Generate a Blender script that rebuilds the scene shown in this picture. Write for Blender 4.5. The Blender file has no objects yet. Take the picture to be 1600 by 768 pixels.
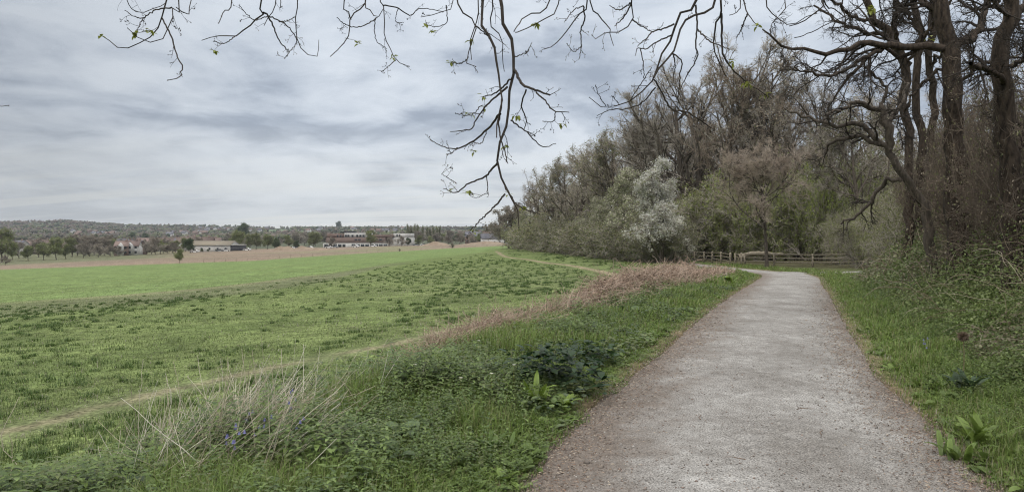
import bpy, math
import numpy as np
from mathutils import Vector

# ------------------------------------------------------------------ camera, sky, sun, exposure
scene = bpy.context.scene
COL = scene.collection
FPX, HOR = 1150.0, 372.0            # focal length and horizon row of the 1600 x 768 photograph
CAMZ = 1.6
cam_d = bpy.data.cameras.new("camera")
cam = bpy.data.objects.new("camera", cam_d); COL.objects.link(cam)
cam_d.sensor_width = 36.0
cam_d.lens = FPX / 1600 * 36.0
cam_d.clip_start = 0.05; cam_d.clip_end = 20000
cam.location = (0, 0, CAMZ)
cam.rotation_euler = (math.radians(90) - math.atan((384 - HOR) / FPX), 0, 0)
scene.camera = cam

SUN_EL, SUN_AZ = 50.0, 215.0        # azimuth clockwise from +Y: behind the camera, to the left
world = bpy.data.worlds.new("World"); scene.world = world; world.use_nodes = True
SKY_STRENGTH = 0.1
def build_world():
    nt = world.node_tree; nt.nodes.clear(); N = nt.nodes.new; L = nt.links.new
    out = N('ShaderNodeOutputWorld'); bg = N('ShaderNodeBackground'); bg.inputs['Strength'].default_value = SKY_STRENGTH
    L(bg.outputs[0], out.inputs[0])
    sky = N('ShaderNodeTexSky'); sky.sky_type = 'NISHITA'; sky.sun_disc = False
    sky.sun_elevation = math.radians(SUN_EL); sky.sun_rotation = math.radians(SUN_AZ); sky.dust_density = 3.0
    tc = N('ShaderNodeTexCoord'); sp = N('ShaderNodeSeparateXYZ'); L(tc.outputs['Generated'], sp.inputs[0])
    def m(op, a, b=None, clamp=False):
        n = N('ShaderNodeMath'); n.operation = op; n.use_clamp = clamp
        for i, v in enumerate((a, b)):
            if v is None: continue
            if isinstance(v, (int, float)): n.inputs[i].default_value = v
            else: L(v, n.inputs[i])
        return n.outputs[0]
    zc = m('MAXIMUM', sp.outputs['Z'], 0.0)
    den = m('ADD', zc, 0.17)
    u = m('DIVIDE', sp.outputs['X'], den); v = m('DIVIDE', sp.outputs['Y'], den)
    def noise(su, sv, off, detail, rough, dist):
        c = N('ShaderNodeCombineXYZ'); L(m('MULTIPLY', u, su), c.inputs[0]); L(m('MULTIPLY', v, sv), c.inputs[1]); c.inputs[2].default_value = off
        n = N('ShaderNodeTexNoise'); n.inputs['Scale'].default_value = 1.0; n.inputs['Detail'].default_value = detail
        n.inputs['Roughness'].default_value = rough; n.inputs['Distortion'].default_value = dist; L(c.outputs[0], n.inputs['Vector']); return n.outputs[0]
    n1 = noise(0.95, 0.85, 5.2, 8.0, 0.52, 0.6)
    n2 = noise(3.4, 3.2, 9.1, 7.0, 0.6, 0.4)
    c = m('ADD', m('MULTIPLY', n1, 0.7), m('MULTIPLY', n2, 0.3))
    ramp = N('ShaderNodeValToRGB'); L(c, ramp.inputs[0]); cr = ramp.color_ramp; cr.interpolation = 'B_SPLINE'
    cr.elements[0].position = 0.40; cr.elements[0].color = (0.33, 0.385, 0.475, 1)
    cr.elements[1].position = 0.585; cr.elements[1].color = (0.80, 0.86, 0.93, 1)
    e = cr.elements.new(0.48); e.color = (0.54, 0.605, 0.70, 1)
    # pale streaks low over the horizon
    low = N('ShaderNodeMapRange'); low.inputs[1].default_value = 0.0; low.inputs[2].default_value = 0.15; low.inputs[3].default_value = 1.0; low.inputs[4].default_value = 0.0
    L(sp.outputs['Z'], low.inputs[0])
    n3 = noise(0.35, 4.5, 2.3, 6.0, 0.6, 0.4)
    st = N('ShaderNodeMapRange'); st.inputs[1].default_value = 0.42; st.inputs[2].default_value = 0.60; L(n3, st.inputs[0])
    lf = m('MULTIPLY', low.outputs[0], m('ADD', m('MULTIPLY', st.outputs[0], 0.6), 0.6), True)
    mx = N('ShaderNodeMix'); mx.data_type = 'RGBA'; L(lf, mx.inputs['Factor']); L(ramp.outputs[0], mx.inputs['A']); mx.inputs['B'].default_value = (0.86, 0.88, 0.86, 1)
    # thicker cloud towards the left
    lx = N('ShaderNodeMapRange'); lx.interpolation_type = 'SMOOTHSTEP'; lx.inputs[1].default_value = -0.75; lx.inputs[2].default_value = -0.2; lx.inputs[3].default_value = 0.62; lx.inputs[4].default_value = 1.03; L(sp.outputs['X'], lx.inputs[0])
    dk = N('ShaderNodeVectorMath'); dk.operation = 'SCALE'; L(mx.outputs['Result'], dk.inputs[0]); L(lx.outputs[0], dk.inputs['Scale'])
    # overcast skies are brighter overhead
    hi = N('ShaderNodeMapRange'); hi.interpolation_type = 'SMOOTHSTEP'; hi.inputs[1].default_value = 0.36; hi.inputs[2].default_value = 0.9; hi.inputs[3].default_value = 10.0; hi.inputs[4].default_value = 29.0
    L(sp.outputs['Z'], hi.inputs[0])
    nm = N('ShaderNodeMapRange'); nm.inputs[1].default_value = 0.34; nm.inputs[2].default_value = 0.6; L(sp.outputs['Z'], nm.inputs[0])
    mn = N('ShaderNodeMix'); mn.data_type = 'RGBA'; L(nm.outputs[0], mn.inputs['Factor']); L(dk.outputs[0], mn.inputs['A']); mn.inputs['B'].default_value = (0.675, 0.67, 0.65, 1)
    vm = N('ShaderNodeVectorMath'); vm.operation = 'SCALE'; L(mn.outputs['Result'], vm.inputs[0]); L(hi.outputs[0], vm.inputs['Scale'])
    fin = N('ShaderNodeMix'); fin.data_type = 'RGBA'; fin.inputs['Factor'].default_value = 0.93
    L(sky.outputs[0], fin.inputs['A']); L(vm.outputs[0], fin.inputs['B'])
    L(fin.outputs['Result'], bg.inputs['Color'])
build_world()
sun_d = bpy.data.lights.new("sun", 'SUN'); sun_d.energy = 1.2; sun_d.angle = math.radians(25); sun_d.color = (1, 0.96, 0.9)
sun = bpy.data.objects.new("sun", sun_d); COL.objects.link(sun); sun.location = (0, 0, 50)
_e, _a = math.radians(SUN_EL), math.radians(SUN_AZ)
sun.rotation_euler = Vector((math.sin(_a) * math.cos(_e), math.cos(_a) * math.cos(_e), math.sin(_e))).to_track_quat('Z', 'Y').to_euler()
vs = scene.view_settings; vs.view_transform = 'Standard'; vs.look = 'None'; vs.gamma = 1; vs.exposure = 0.0; vs.use_curve_mapping = False
cy = scene.cycles
cy.max_bounces = 6; cy.diffuse_bounces = 4; cy.glossy_bounces = 1; cy.transmission_bounces = 2; cy.transparent_max_bounces = 4
cy.volume_bounces = 0; cy.use_adaptive_sampling = True; cy.adaptive_threshold = 0.01; cy.use_denoising = True; cy.denoiser = 'OPENIMAGEDENOISE'; cy.denoising_input_passes = 'RGB_ALBEDO_NORMAL'; cy.denoising_prefilter = 'FAST'; cy.filter_width = 1.15
cy.sample_clamp_indirect = 4.0; cy.caustics_reflective = False; cy.caustics_refractive = False

# ------------------------------------------------------------------ helpers
def smooth(a, b, x):
    t = np.clip((np.asarray(x, float) - a) / (b - a), 0, 1); return t * t * (3 - 2 * t)
def vnoise(x, y, seed=0):
    x = np.asarray(x, float); y = np.asarray(y, float)
    xi = np.floor(x).astype(np.int64); yi = np.floor(y).astype(np.int64); fx = x - xi; fy = y - yi
    def h(i, j):
        n = (i * 374761393 + j * 668265263 + seed * 974634777) & 0xffffffff
        n = ((n ^ (n >> 13)) * 1274126177) & 0xffffffff
        return ((n ^ (n >> 16)) & 0xffff) / 65535.0
    fx = fx * fx * (3 - 2 * fx); fy = fy * fy * (3 - 2 * fy)
    return (h(xi, yi) * (1 - fx) + h(xi + 1, yi) * fx) * (1 - fy) + (h(xi, yi + 1) * (1 - fx) + h(xi + 1, yi + 1) * fx) * fy
def tag(o, label=None, cat=None, group=None, kind=None):
    for k, v in (('label', label), ('category', cat), ('group', group), ('kind', kind)):
        if v: o[k] = v
    return o
def make_mesh(name, V, F, mat, col=None, smooth_=False, attrs=None):
    """V (n,3); F one (m,k) array or a list of them; col (n,3) per-vertex base colour."""
    me = bpy.data.meshes.new(name)
    Fs = F if isinstance(F, list) else [F]
    Fs = [np.asarray(f, np.int32) for f in Fs if len(f)]
    V = np.asarray(V, np.float32)
    me.vertices.add(len(V)); me.vertices.foreach_set('co', V.ravel())
    loops = np.concatenate([f.ravel() for f in Fs]); tot = np.concatenate([np.full(len(f), f.shape[1], np.int32) for f in Fs])
    me.loops.add(len(loops)); me.loops.foreach_set('vertex_index', loops)
    me.polygons.add(len(tot)); st = np.zeros(len(tot), np.int32); st[1:] = np.cumsum(tot)[:-1]
    me.polygons.foreach_set('loop_start', st)
    if smooth_: me.polygons.foreach_set('use_smooth', np.ones(len(tot), bool))
    if col is not None:
        a = me.color_attributes.new('Col', 'FLOAT_COLOR', 'POINT'); c = np.ones((len(V), 4), np.float32); c[:, :3] = col; a.data.foreach_set('color', c.ravel())
    for k, v in (attrs or {}).items():
        a = me.attributes.new(k, 'FLOAT', 'POINT'); a.data.foreach_set('value', np.asarray(v, np.float32).ravel())
    me.update(calc_edges=True); me.validate()
    if mat: me.materials.append(mat)
    return me
def add(name, me, parent=None, loc=None):
    o = bpy.data.objects.new(name, me); COL.objects.link(o)
    if parent: o.parent = parent
    if loc is not None: o.location = loc
    return o
def empty(name, loc, rz=0.0):
    o = bpy.data.objects.new(name, None); COL.objects.link(o); o.location = loc; o.rotation_euler = (0, 0, rz); o.empty_display_size = 0.3; return o
def copy_tree(src, loc, rz=0.0, scale=(1, 1, 1)):
    r = src.copy(); COL.objects.link(r); r.location = loc; r.rotation_euler = (0, 0, rz); r.scale = scale
    for ch in list(src.children):
        c = ch.copy(); COL.objects.link(c); c.parent = r
        for g in ch.children:
            d = g.copy(); COL.objects.link(d); d.parent = c
    return r
ORD = ['first', 'second', 'third', 'fourth', 'fifth', 'sixth', 'seventh', 'eighth', 'ninth', 'tenth', 'eleventh', 'twelfth', 'thirteenth', 'fourteenth', 'fifteenth', 'sixteenth',
       'seventeenth', 'eighteenth', 'nineteenth', 'twentieth', 'twenty-first', 'twenty-second', 'twenty-third', 'twenty-fourth', 'twenty-fifth', 'twenty-sixth', 'twenty-seventh', 'twenty-eighth', 'twenty-ninth', 'thirtieth'] + ['%dth' % i for i in range(31, 99)]

# ------------------------------------------------------------------ materials
def mat_new(name):
    m = bpy.data.materials.new(name); m.use_nodes = True; nt = m.node_tree; nt.nodes.clear()
    out = nt.nodes.new('ShaderNodeOutputMaterial'); return m, nt, out
def mat_noise(name, c1, c2, scale=4.0, rough=0.9, bump=0.0, stretch=(1, 1, 1), vary=0.0, detail=5.0):
    m, nt, out = mat_new(name); N = nt.nodes.new; L = nt.links.new
    b = N('ShaderNodeBsdfPrincipled'); b.inputs['Roughness'].default_value = rough; b.inputs['Specular IOR Level'].default_value = 0.25
    tc = N('ShaderNodeTexCoord'); mp = N('ShaderNodeMapping'); mp.inputs['Scale'].default_value = stretch; L(tc.outputs['Object'], mp.inputs[0])
    n = N('ShaderNodeTexNoise'); n.inputs['Scale'].default_value = scale; n.inputs['Detail'].default_value = detail; n.inputs['Roughness'].default_value = 0.62; L(mp.outputs[0], n.inputs['Vector'])
    r = N('ShaderNodeValToRGB'); r.color_ramp.elements[0].position = 0.33; r.color_ramp.elements[1].position = 0.68
    r.color_ramp.elements[0].color = (*c1, 1); r.color_ramp.elements[1].color = (*c2, 1); L(n.outputs[0], r.inputs[0])
    cout = r.outputs[0]
    if vary:
        oi = N('ShaderNodeObjectInfo'); mr = N('ShaderNodeMapRange'); mr.inputs[3].default_value = 1 - vary; mr.inputs[4].default_value = 1 + vary; L(oi.outputs['Random'], mr.inputs[0])
        vm = N('ShaderNodeVectorMath'); vm.operation = 'SCALE'; L(cout, vm.inputs[0]); L(mr.outputs[0], vm.inputs['Scale']); cout = vm.outputs[0]
    L(cout, b.inputs['Base Color'])
    if bump:
        bp = N('ShaderNodeBump'); bp.inputs['Strength'].default_value = bump; bp.inputs['Distance'].default_value = 0.05; L(n.outputs[0], bp.inputs['Height']); L(bp.outputs[0], b.inputs['Normal'])
    L(b.outputs[0], out.inputs[0]); return m
def mat_vcol(name, trans=0.3, rough=0.6, vary=0.0):
    """vertex colour, with light passing through thin leaves"""
    m, nt, out = mat_new(name); N = nt.nodes.new; L = nt.links.new
    a = N('ShaderNodeAttribute'); a.attribute_name = 'Col'; c = a.outputs['Color']
    if vary:
        oi = N('ShaderNodeObjectInfo'); mr = N('ShaderNodeMapRange'); mr.inputs[3].default_value = 1 - vary; mr.inputs[4].default_value = 1 + vary; L(oi.outputs['Random'], mr.inputs[0])
        vm = N('ShaderNodeVectorMath'); vm.operation = 'SCALE'; L(c, vm.inputs[0]); L(mr.outputs[0], vm.inputs['Scale']); c = vm.outputs[0]
    b = N('ShaderNodeBsdfPrincipled'); b.inputs['Roughness'].default_value = rough; b.inputs['Specular IOR Level'].default_value = 0.3; L(c, b.inputs['Base Color'])
    if trans:
        t = N('ShaderNodeBsdfTranslucent'); L(c, t.inputs['Color']); mx = N('ShaderNodeMixShader'); mx.inputs[0].default_value = trans
        L(b.outputs[0], mx.inputs[1]); L(t.outputs[0], mx.inputs[2]); L(mx.outputs[0], out.inputs[0])
    else: L(b.outputs[0], out.inputs[0])
    return m
M_leaf = mat_vcol('leaf', 0.3, 0.42)
M_leaf_var = mat_vcol('tree_leaf', 0.3, 0.6, 0.25)
M_dry = mat_vcol('dry_stem', 0.0, 0.85)
M_bark = mat_noise('bark', (0.06, 0.05, 0.042), (0.16, 0.135, 0.11), 6.0, 0.95, 0.6, (3, 3, 0.7), 0.25)
M_bark_ivy = mat_noise('dark_bark', (0.018, 0.014, 0.011), (0.085, 0.065, 0.05), 5.0, 0.95, 0.8, (3, 3, 0.8))
M_twig = mat_noise('twig', (0.28, 0.25, 0.215), (0.46, 0.42, 0.37), 1.2, 0.9, 0, (1, 1, 1), 0.3, 2.0)
M_twig_red = mat_noise('reddish_twig', (0.26, 0.205, 0.165), (0.40, 0.325, 0.265), 1.2, 0.9, 0, (1, 1, 1), 0.25, 2.0)
M_twig_dark = mat_noise('dark_twig', (0.025, 0.02, 0.017), (0.06, 0.05, 0.042), 6.0, 0.85)
M_wood = mat_noise('weathered_wood', (0.16, 0.135, 0.10), (0.34, 0.30, 0.235), 9.0, 0.9, 0.3, (1, 1, 1))
M_rust = mat_noise('red_roof_tile', (0.15, 0.112, 0.098), (0.21, 0.155, 0.14), 0.6, 0.9, 0, (1, 1, 1), 0.25)
M_slate = mat_noise('grey_slate', (0.10, 0.10, 0.12), (0.19, 0.19, 0.215), 0.6, 0.8, 0, (1, 1, 1), 0.2)
M_brick = mat_noise('brick', (0.16, 0.115, 0.098), (0.22, 0.16, 0.14), 1.5, 0.9, 0, (1, 1, 1), 0.2)
M_render = mat_noise('white_render', (0.42, 0.41, 0.39), (0.60, 0.59, 0.57), 0.8, 0.9, 0, (1, 1, 1), 0.12)
M_concrete = mat_noise('pale_concrete', (0.38, 0.37, 0.35), (0.52, 0.51, 0.48), 0.5, 0.9)
M_dark = mat_noise('dark_cladding', (0.03, 0.03, 0.035), (0.07, 0.07, 0.075), 1.0, 0.6)
M_glass = mat_noise('window_glass', (0.02, 0.025, 0.03), (0.06, 0.07, 0.08), 0.7, 0.15)
M_car_w = mat_noise('white_car_paint', (0.62, 0.62, 0.62), (0.74, 0.74, 0.74), 1.0, 0.35)
M_car_g = mat_noise('grey_car_paint', (0.18, 0.19, 0.2), (0.3, 0.31, 0.32), 1.0, 0.35)
M_tyre = mat_noise('tyre_rubber', (0.015, 0.015, 0.015), (0.03, 0.03, 0.03), 4.0, 0.9)
M_earth = mat_noise('bare_earth', (0.20, 0.15, 0.11), (0.30, 0.24, 0.18), 0.35, 1.0, 0.4)

# ------------------------------------------------------------------ terrain
PATH = np.array([(-6, -40), (-3.2, -15), (-1.0, -5), (0.2, 0), (1.56, 4.65), (1.98, 6.0), (2.65, 8.1), (3.62, 10.6), (5.14, 14.6), (7.9, 21.6), (11.72, 31.3), (13.6, 36.0), (14.9, 40.5), (14.9, 45), (14.6, 53), (14.9, 62), (15.2, 74), (14.2, 92), (11.5, 130), (7.5, 190), (4.5, 240)], float)
def halfw(y): return 1.62 - .2 * smooth(5.5, 9.5, y) - .05 * smooth(20, 34, y)
def pathx(y): return np.interp(y, PATH[:, 1], PATH[:, 0])
def catmull(P, n):
    P = np.asarray(P, float); Q = np.vstack([2 * P[0] - P[1], P, 2 * P[-1] - P[-2]]); out = []
    for i in range(1, len(Q) - 2):
        t = np.linspace(0, 1, n, endpoint=False)[:, None]; a, b, c, d = Q[i - 1], Q[i], Q[i + 1], Q[i + 2]
        out.append(0.5 * (2 * b + (c - a) * t + (2 * a - 5 * b + 4 * c - d) * t ** 2 + (3 * b - a - 3 * c + d) * t ** 3))
    out.append(P[-1:]); return np.vstack(out)
_pc = catmull(PATH, 10); PATH = _pc
def slat(x, y): # lateral distance from the path's centre line, measured square to it
    g = (pathx(np.asarray(y) + 1.0) - pathx(np.asarray(y) - 1.0)) / 2
    return (np.asarray(x) - pathx(y)) / np.sqrt(1 + g * g)
def zpath(y): return np.interp(y, [-40, 16, 21, 31, 40, 62, 75, 100, 160, 230, 400], [0, 0, -.05, -.22, -.36, -.55, -.65, -.85, -1.2, -1.6, -2.2])
def field_plane(x, y): return -0.70 + 0.0432 * x - 0.0037 * y
PXC = np.array([-300, 0, 100, 200, 400, 600, 800.0])
DEDGE = np.array([262, 255, 240, 225, 196, 300, 392.0])
PROF_D = [(0, 90, 240, 400, 620, 1100, 1900, 2500, 3200, 9000)] * 6
def _prof():
    rows = {-300: (412, 395, 385, 372, 358, 356), 0: (408, 394, 385, 370, 351, 349), 100: (404, 392, 384, 369, 348.5, 346.5), 200: (400, 391, 383, 371, 357, 355), 400: (391.5, 388.0, 380, 369, 358, 356), 600: (385.5, 383, 376, 367, 358.5, 357), 800: (380.5, 378.5, 373, 366, 358.5, 357)}
    ds = {-300: (360, 600, 900, 1400, 2200, 2700), 0: (360, 600, 900, 1400, 2200, 2700), 100: (365, 600, 900, 1400, 2200, 2700), 200: (370, 600, 900, 1400, 2200, 2700), 400: (370, 600, 900, 1400, 2200, 2700), 600: (420, 600, 900, 1400, 2300, 2800), 800: (520, 700, 950, 1400, 2300, 2800)}
    out = []
    for p, de in zip(PXC, DEDGE):
        x = (p - 800) / FPX * de; dd = [de]; zz = [float(field_plane(x, de))]
        for d, r in zip(ds[int(p)], rows[int(p)]): dd.append(d); zz.append(CAMZ - (r - HOR) / FPX * d)
        dd += [4200, 16000]; zz += [zz[-1] - 30, -200]
        out.append((np.array(dd), np.array(zz)))
    return out
PROF = _prof()
def terrain(x, y):
    x = np.asarray(x, float); y = np.asarray(y, float); shp = np.broadcast(x, y).shape
    x = np.broadcast_to(x, shp).ravel(); y = np.broadcast_to(y, shp).ravel()
    s = slat(x, y); zp = zpath(y); F = field_plane(x, np.clip(y, -20, 1e9)) + 0.10 * (vnoise(x / 9, y / 9, 3) - .5) * smooth(6, 20, y)
    left = zp + 0.10 * smooth(-1.3, -2.6, s) * smooth(60, 30, y) + 0.05 * (vnoise(x * 1.3, y * 1.3, 5) - .5) * smooth(-1.4, -2.2, s)
    zl = left + (F - left) * smooth(-3.3, -6.2, s)
    near = smooth(36, 26, y)
    zr = zp + near * (0.12 * smooth(1.5, 2.6, s) + 0.68 * smooth(2.5, 5.0, s)) + 0.02 * np.clip(s - 6, 0, 60) + 0.08 * (vnoise(x * .8, y * .8, 7) - .5) * smooth(1.6, 3, s)
    z = np.where(s < 0, zl, zr)
    yy = np.maximum(y, 1.0); t = x / yy; px = 800 + FPX * t
    far = y > 150
    if far.any():
        zf = np.zeros_like(z); idx = np.where(far)[0]; p = np.clip(px[idx], PXC[0], PXC[-1]); d = y[idx]
        cols = np.array([np.interp(d, a, b) for a, b in PROF]); k = np.clip(np.searchsorted(PXC, p) - 1, 0, len(PXC) - 2); w = (p - PXC[k]) / (PXC[k + 1] - PXC[k])
        z2 = cols[k, np.arange(len(idx))] * (1 - w) + cols[k + 1, np.arange(len(idx))] * w
        de = np.interp(p, PXC, DEDGE); b = smooth(0.97, 1.06, d / de)
        zz = z[idx]; zz = zz * (1 - b) + z2 * b
        zz += b * smooth(900, 2200, d) * 10 * (vnoise(x[idx] / 400, d / 500, 11) - .5)
        z[idx] = zz
    return z.reshape(shp)
def H(x, y): return float(terrain(np.array([x]), np.array([y]))[0])
def at(px, d): # ground point seen at column px, d metres away
    x = (px - 800) / FPX * d; return Vector((x, d, H(x, d)))
def zrow(py, d): return CAMZ - (py - HOR) / FPX * d
def ray(px, py, dmax=900.0):
    """Where the ray through a photograph pixel meets the ground."""
    d = np.exp(np.linspace(math.log(1.5), math.log(dmax), 2500)); x = (px - 800) / FPX * d
    h = terrain(x, d) - (CAMZ - (py - HOR) / FPX * d); k = np.argmax(h > 0)
    return (float(x[k]), float(d[k])) if h[k] > 0 else (float(x[-1]), float(d[-1]))

def seg_dist(x, y, poly):
    best = np.full(np.shape(x), 1e9)
    for (ax, ay), (bx, by) in zip(poly[:-1], poly[1:]):
        vx, vy = bx - ax, by - ay; t = np.clip(((x - ax) * vx + (y - ay) * vy) / (vx * vx + vy * vy + 1e-9), 0, 1)
        best = np.minimum(best, np.hypot(x - ax - t * vx, y - ay - t * vy))
    return best
TRACK = [ray(-160, 725), ray(0, 678), ray(90, 655), ray(160, 636), ray(230, 618), ray(300, 602), ray(380, 585), ray(450, 570), ray(530, 553), ray(600, 541), ray(660, 526), ray(720, 512), ray(800, 492)]
TRACK2 = [ray(775, 392), ray(782, 397), ray(790, 401), ray(840, 408), ray(905, 417), ray(935, 423), ray(965, 430)]
SWARD = [ray(-60, 482), ray(0, 474), ray(110, 467), ray(200, 461), ray(310, 452), ray(400, 442), ray(500, 429)]   # pale line at the foot of the crop
def SW_px(px): return np.interp(px, [-400, 0, 110, 200, 310, 400, 500, 600, 700, 760, 800, 2000], [500, 474, 467, 461, 452, 442, 429, 413, 401, 393, 386, 386])
def build_ground():
    ang = np.concatenate([np.linspace(-180, -50, 70, endpoint=False), np.linspace(-50, 50, 620), np.linspace(50, 180, 70)[1:-1]]); ang = np.radians(ang)
    rad = np.concatenate([[0.0], np.exp(np.linspace(math.log(0.6), math.log(14000), 640))])
    A, R = np.meshgrid(ang, rad[1:]); X = np.sin(A) * R; Y = np.cos(A) * R
    Z = terrain(X, Y); S = slat(X, Y)
    Z = Z - 0.06 * (np.abs(S) < halfw(Y) - .08) * ((Y < 60)) - 0.06 * ((np.abs(S) < 1.55) & (Y >= 60) & (Y < 240))
    sp = seg_dist(X, Y, SPUR); Z = np.where(sp < 1.3, np.minimum(Z, zpath(Y) - 0.06), Z)
    V = np.stack([X, Y, Z], -1).reshape(-1, 3); nA, nR = len(ang), len(rad) - 1
    i = np.arange(nR - 1)[:, None] * nA; j = np.arange(nA)[None, :]; j2 = (j + 1) % nA
    F = np.stack([i + j, i + nA + j, i + nA + j2, i + j2], -1).reshape(-1, 4)[:, ::-1]
    c = len(V); V = np.vstack([V, [[0, 0, H(0, 0)]]]); F3 = np.stack([np.full(nA, c), j.ravel(), j2.ravel()], -1)[:, ::-1]
    x, y = V[:, 0], V[:, 1]; s = slat(x, y); yy = np.maximum(y, 1.0); px = 800 + FPX * x / yy; vrow = HOR + (CAMZ - V[:, 2]) / yy * FPX
    de = np.interp(px, PXC, DEDGE)
    def n(sc, sd): return vnoise(x / sc, y / sc, sd)
    n1 = n(0.35, 21); n2 = n(1.3, 22); n3 = n(5.0, 23); n4 = n(18, 24); n5 = n(60, 25)
    C = {k: np.array(v) for k, v in dict(grass=(.118, .155, .055), grass2=(.145, .182, .068), crop=(.155, .215, .078), dull=(.145, .15, .09), strip=(.21, .20, .12), earth=(.24, .185, .14), earth2=(.18, .15, .11), soil=(.16, .12, .08), track=(.27, .225, .15), wood=(.085, .08, .045), verge=(.075, .115, .03), far=(.09, .10, .065), farfield=(.15, .21, .11)).items()}
    col = np.zeros((len(V), 3))
    def mixin(c, w): 
        nonlocal col
        w = np.clip(w, 0, 1)[:, None]; col = col * (1 - w) + C[c] * w
    col[:] = C['grass']; mixin('grass2', smooth(.35, .75, .5 * n3 + .5 * n2)); mixin('dull', .35 * smooth(.55, .85, n4 * .6 + n1 * .4))
    crop = smooth(1.5, -2.5, vrow - SW_px(px)) * (y > 20); mixin('crop', crop); mixin('grass2', crop * .4 * smooth(.3, .8, vnoise(x / 2.5 - y / 90, y / 45, 31)))
    # dull strip below the crop, widest at the left end
    wid = np.interp(px, [-400, 0, 500, 640], [22, 20, 11, 0]); dv = vrow - SW_px(px)
    mixin('dull', 0.85 * smooth(-1, 3, dv) * smooth(wid + 4, wid - 2, dv) * (y > 20) * (wid > 0) * (.6 + .4 * n3))
    mixin('strip', .75 * smooth(2.2, .6, np.abs(dv)) * (px < 505) * (y > 20) * smooth(.2, .6, n4))
    t1 = seg_dist(x, y, TRACK); mixin('track', .8 * smooth(.28, .06, t1 + .25 * (n1 - .5)) * smooth(.2, .55, n2 * .6 + n3 * .4)); mixin('dull', .4 * smooth(.8, .15, t1 + .5 * (n2 - .5)))
    t2 = seg_dist(x, y, TRACK2); mixin('track', .9 * smooth(.5, .2, t2 + .2 * (n1 - .5)))
    mixin('verge', smooth(-5.6, -4.6, s) * (s < 0) * (y < 45)); mixin('verge', smooth(1.3, 1.8, s)*.7)
    mixin('soil', .8 * smooth(-4.6, -3.9, s) * smooth(-2.6, -3.2, s) * smooth(8, 12, y) * smooth(44, 38, y))
    edge = np.minimum(np.abs(np.abs(s) - halfw(y) + .2), 9); mixin('soil', .85 * smooth(.55, .1, edge + .3 * (n1 - .5)) * (y < 60))
    # beyond the crop edge: rough bare land, then town ground
    b = smooth(.975, .985, y / de) * (px < 1000) * (y > 100); mixin('strip', b); mixin('earth', b * smooth(1.0, 1.04, y / de) * smooth(.25, .5, n5 * .7 + n4 * .3 + .15 * smooth(200, 450, px)))
    mixin('earth2', .5 * b * smooth(1.05, 1.1, y / de) * smooth(.4, .7, n4)); mixin('dull', b * smooth(285, 315, y) * smooth(330, 200, px)); mixin('farfield', .6 * b * smooth(420, 470, y) * smooth(690, 740, px) * smooth(860, 800, px))
    mixin('far', smooth(450, 600, y)); ff = smooth(.55, .6, vnoise(x / 260, y / 300, 41)) * smooth(1300, 1400, y) * smooth(300, 480, px); mixin('farfield', ff)
    w = smooth(1.9, 3.2, s) * smooth(30, 60, y) + smooth(7, 10, s); mixin('wood', w)
    V32 = V
    m, nt, out = mat_new('ground_cover'); N = nt.nodes.new; L = nt.links.new
    a = N('ShaderNodeAttribute'); a.attribute_name = 'Col'; bs = N('ShaderNodeBsdfPrincipled'); bs.inputs['Roughness'].default_value = 1.0; bs.inputs['Specular IOR Level'].default_value = 0.1
    tc = N('ShaderNodeTexCoord'); mul = None
    for sc, amp in ((14.0, .55), (2.2, .35), (.35, .22)):
        nn = N('ShaderNodeTexNoise'); nn.inputs['Scale'].default_value = sc; nn.inputs['Detail'].default_value = 4; L(tc.outputs['Object'], nn.inputs['Vector'])
        mr = N('ShaderNodeMapRange'); mr.inputs[1].default_value = .3; mr.inputs[2].default_value = .7; mr.inputs[3].default_value = 1 - amp; mr.inputs[4].default_value = 1 + amp; L(nn.outputs[0], mr.inputs[0])
        if mul is None: mul = mr.outputs[0]
        else:
            q = N('ShaderNodeMath'); q.operation = 'MULTIPLY'; L(mul, q.inputs[0]); L(mr.outputs[0], q.inputs[1]); mul = q.outputs[0]
    vm = N('ShaderNodeVectorMath'); vm.operation = 'SCALE'; L(a.outputs['Color'], vm.inputs[0]); L(mul, vm.inputs['Scale']); L(vm.outputs[0], bs.inputs['Base Color'])
    L(bs.outputs[0], out.inputs[0])
    o = add('ground', make_mesh('ground', V32, [F, F3], m, col, True)); tag(o, kind='structure')
SPUR = [(15.6, 42.5), (17.5, 42.2), (20.5, 43.2), (25, 45.5), (32, 48)]
build_ground()

def strip_mesh(name, C, half, zf, mat, nx=24, crown=0.03):
    C = np.asarray(C, float); T = np.gradient(C, axis=0); T /= np.linalg.norm(T, axis=1)[:, None]; Nn = np.stack([T[:, 1], -T[:, 0]], -1)
    u = np.linspace(-1, 1, nx); w = half if np.ndim(half) else np.full(len(C), half)
    X = C[:, 0:1] + Nn[:, 0:1] * u * w[:, None]; Y = C[:, 1:2] + Nn[:, 1:2] * u * w[:, None]
    S = np.broadcast_to(u, X.shape) * w[:, None]
    Z = zf(C[:, 1])[:, None] + crown * (1 - u ** 2) - 0.05 * smooth(.8, 1, np.abs(u)) + 0.012 * (vnoise(X * 2.1, Y * 2.1, 51) - .5)
    V = np.stack([X, Y, Z], -1).reshape(-1, 3); i = np.arange(len(C) - 1)[:, None] * nx; j = np.arange(nx - 1)[None]
    F = np.stack([i + j, i + j + 1, i + nx + j + 1, i + nx + j], -1).reshape(-1, 4)
    return make_mesh(name, V, F, mat, None, True, {'s': S})
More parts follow.
